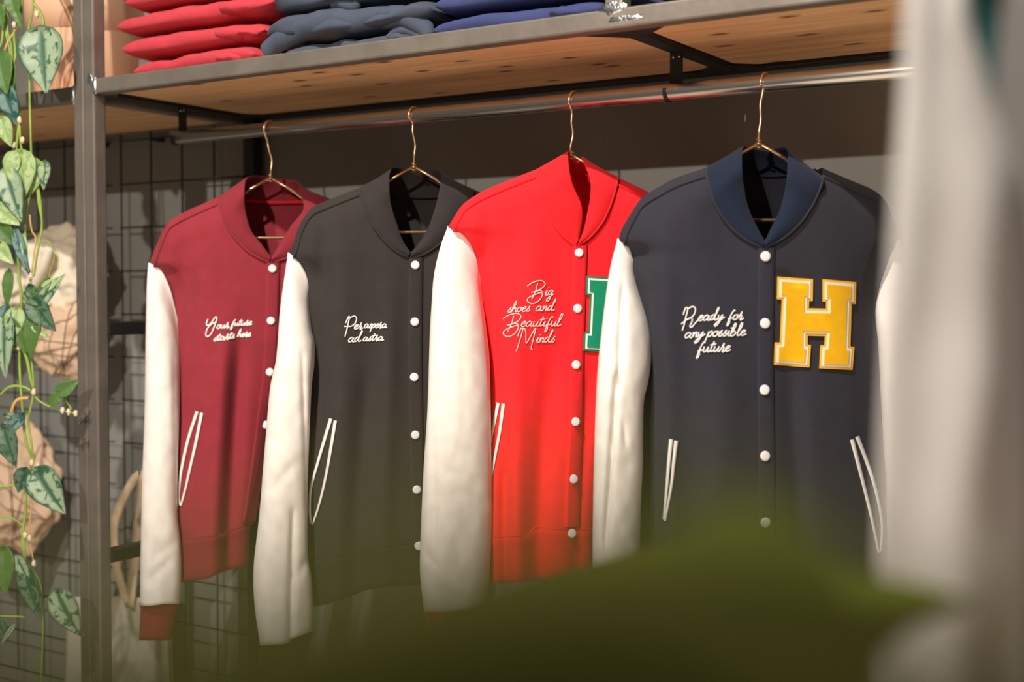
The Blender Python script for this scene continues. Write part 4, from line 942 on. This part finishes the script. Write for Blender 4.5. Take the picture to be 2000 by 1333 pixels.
drape('lining', [(-300, 1870, 1980), (-60, 1870, 1980), (100, 1880, 1970), (190, 1900, 1960)], 0.60, 0.004, M['teal'], gar, 5, fold=0.002)
near = empty('near_leafy_plant', Vector((0.05, 0.25, 0.78)), 'large out of focus olive green leaves right before the camera at the bottom', 'plant')
def blade(name, outline, d, m, parent, bulge=0.01, dd=0.0):
    """a leaf blade given by its rim, domed between rim and midrib"""
    q = cr([(a, b, 0) for a, b in outline], 5, closed=True); c = sum(q, Vector((0, 0, 0)))/len(q); V = []; rings = 7
    for k in range(rings):
        f = 1-k/rings
        for p in q:
            v = c+(p-c)*f; V.append(P(v.x, v.y, d-bulge*(1-f*f)+dd*(v.x-c.x)/1000))
    V.append(P(c.x, c.y, d-bulge)); n = len(q); Fs = gridfaces(n, rings, True)
    Fs += [((rings-1)*n+i, (rings-1)*n+(i+1) % n, rings*n) for i in range(n)]
    o = meshobj(name, V, Fs, M[m], parent); solid(o, 0.0006); return o
blade('leaf', [(1890, 1162), (1800, 1128), (1690, 1104), (1580, 1058), (1470, 1025), (1370, 1030), (1270, 1036), (1150, 1066), (1000, 1110), (850, 1172), (700, 1270), (600, 1450), (900, 1650), (1400, 1700), (1650, 1500), (1690, 1330), (1770, 1220)], 0.36, 'leaf_near', near, 0.02)
blade('leaf', [(-400, 1370), (-100, 1270), (200, 1180), (500, 1090), (640, 1040), (800, 990), (1100, 960), (1350, 980), (1550, 1080), (1800, 1210), (2250, 1330), (2200, 1700), (1500, 1600), (1000, 2000), (200, 2100), (-300, 1900)], 0.085, 'leaf_close', near, 0.006)
blade('leaf', [(1190, 1120), (1290, 1010), (1380, 962), (1470, 952), (1560, 985), (1640, 1060), (1700, 1160), (1650, 1330), (1450, 1420), (1270, 1330)], 0.20, 'leaf_near', near, 0.008)
nb = P(1150, 1690, 0.36)
tube('stem', cr([P(1150, 1600, 0.36), P(1120, 1900, 0.36), P(1000, 2600, 0.33), Vector((0.05, 0.25, 0.90))], 8), 0.003, M['stem'], near, seg=8)
tube('stem', cr([P(1450, 1400, 0.20), P(1440, 1800, 0.20), P(1250, 3000, 0.22), Vector((0.06, 0.25, 0.90))], 8), 0.0025, M['stem'], near, seg=8)
tube('stem', cr([P(500, 2050, 0.085), P(500, 3500, 0.10), P(700, 5200, 0.14), Vector((0.04, 0.23, 0.90))], 8), 0.002, M['stem'], near, seg=8)
lathe('pot', (0.05, 0.25, 0.78), [(0.001, 0), (0.06, 0), (0.075, 0.13), (0.068, 0.13), (0.066, 0.11)], M['pot'], near); lathe('soil', (0.05, 0.25, 0.78), [(0.001, 0.115), (0.068, 0.112)], M['soil'], near)
tb = empty('display_table', Vector((0.05, 0.25, 0)), 'wooden display table under the near plant, below the picture', 'table')
box('tabletop', -0.25, 0.35, 0.02, 0.50, 0.755, 0.78, M['pine'], tb)
for x in (-0.24, 0.31):
    for y in (0.03, 0.46): box('leg', x, x+0.03, y, y+0.03, 0, 0.755, M['steel_dark'], tb)
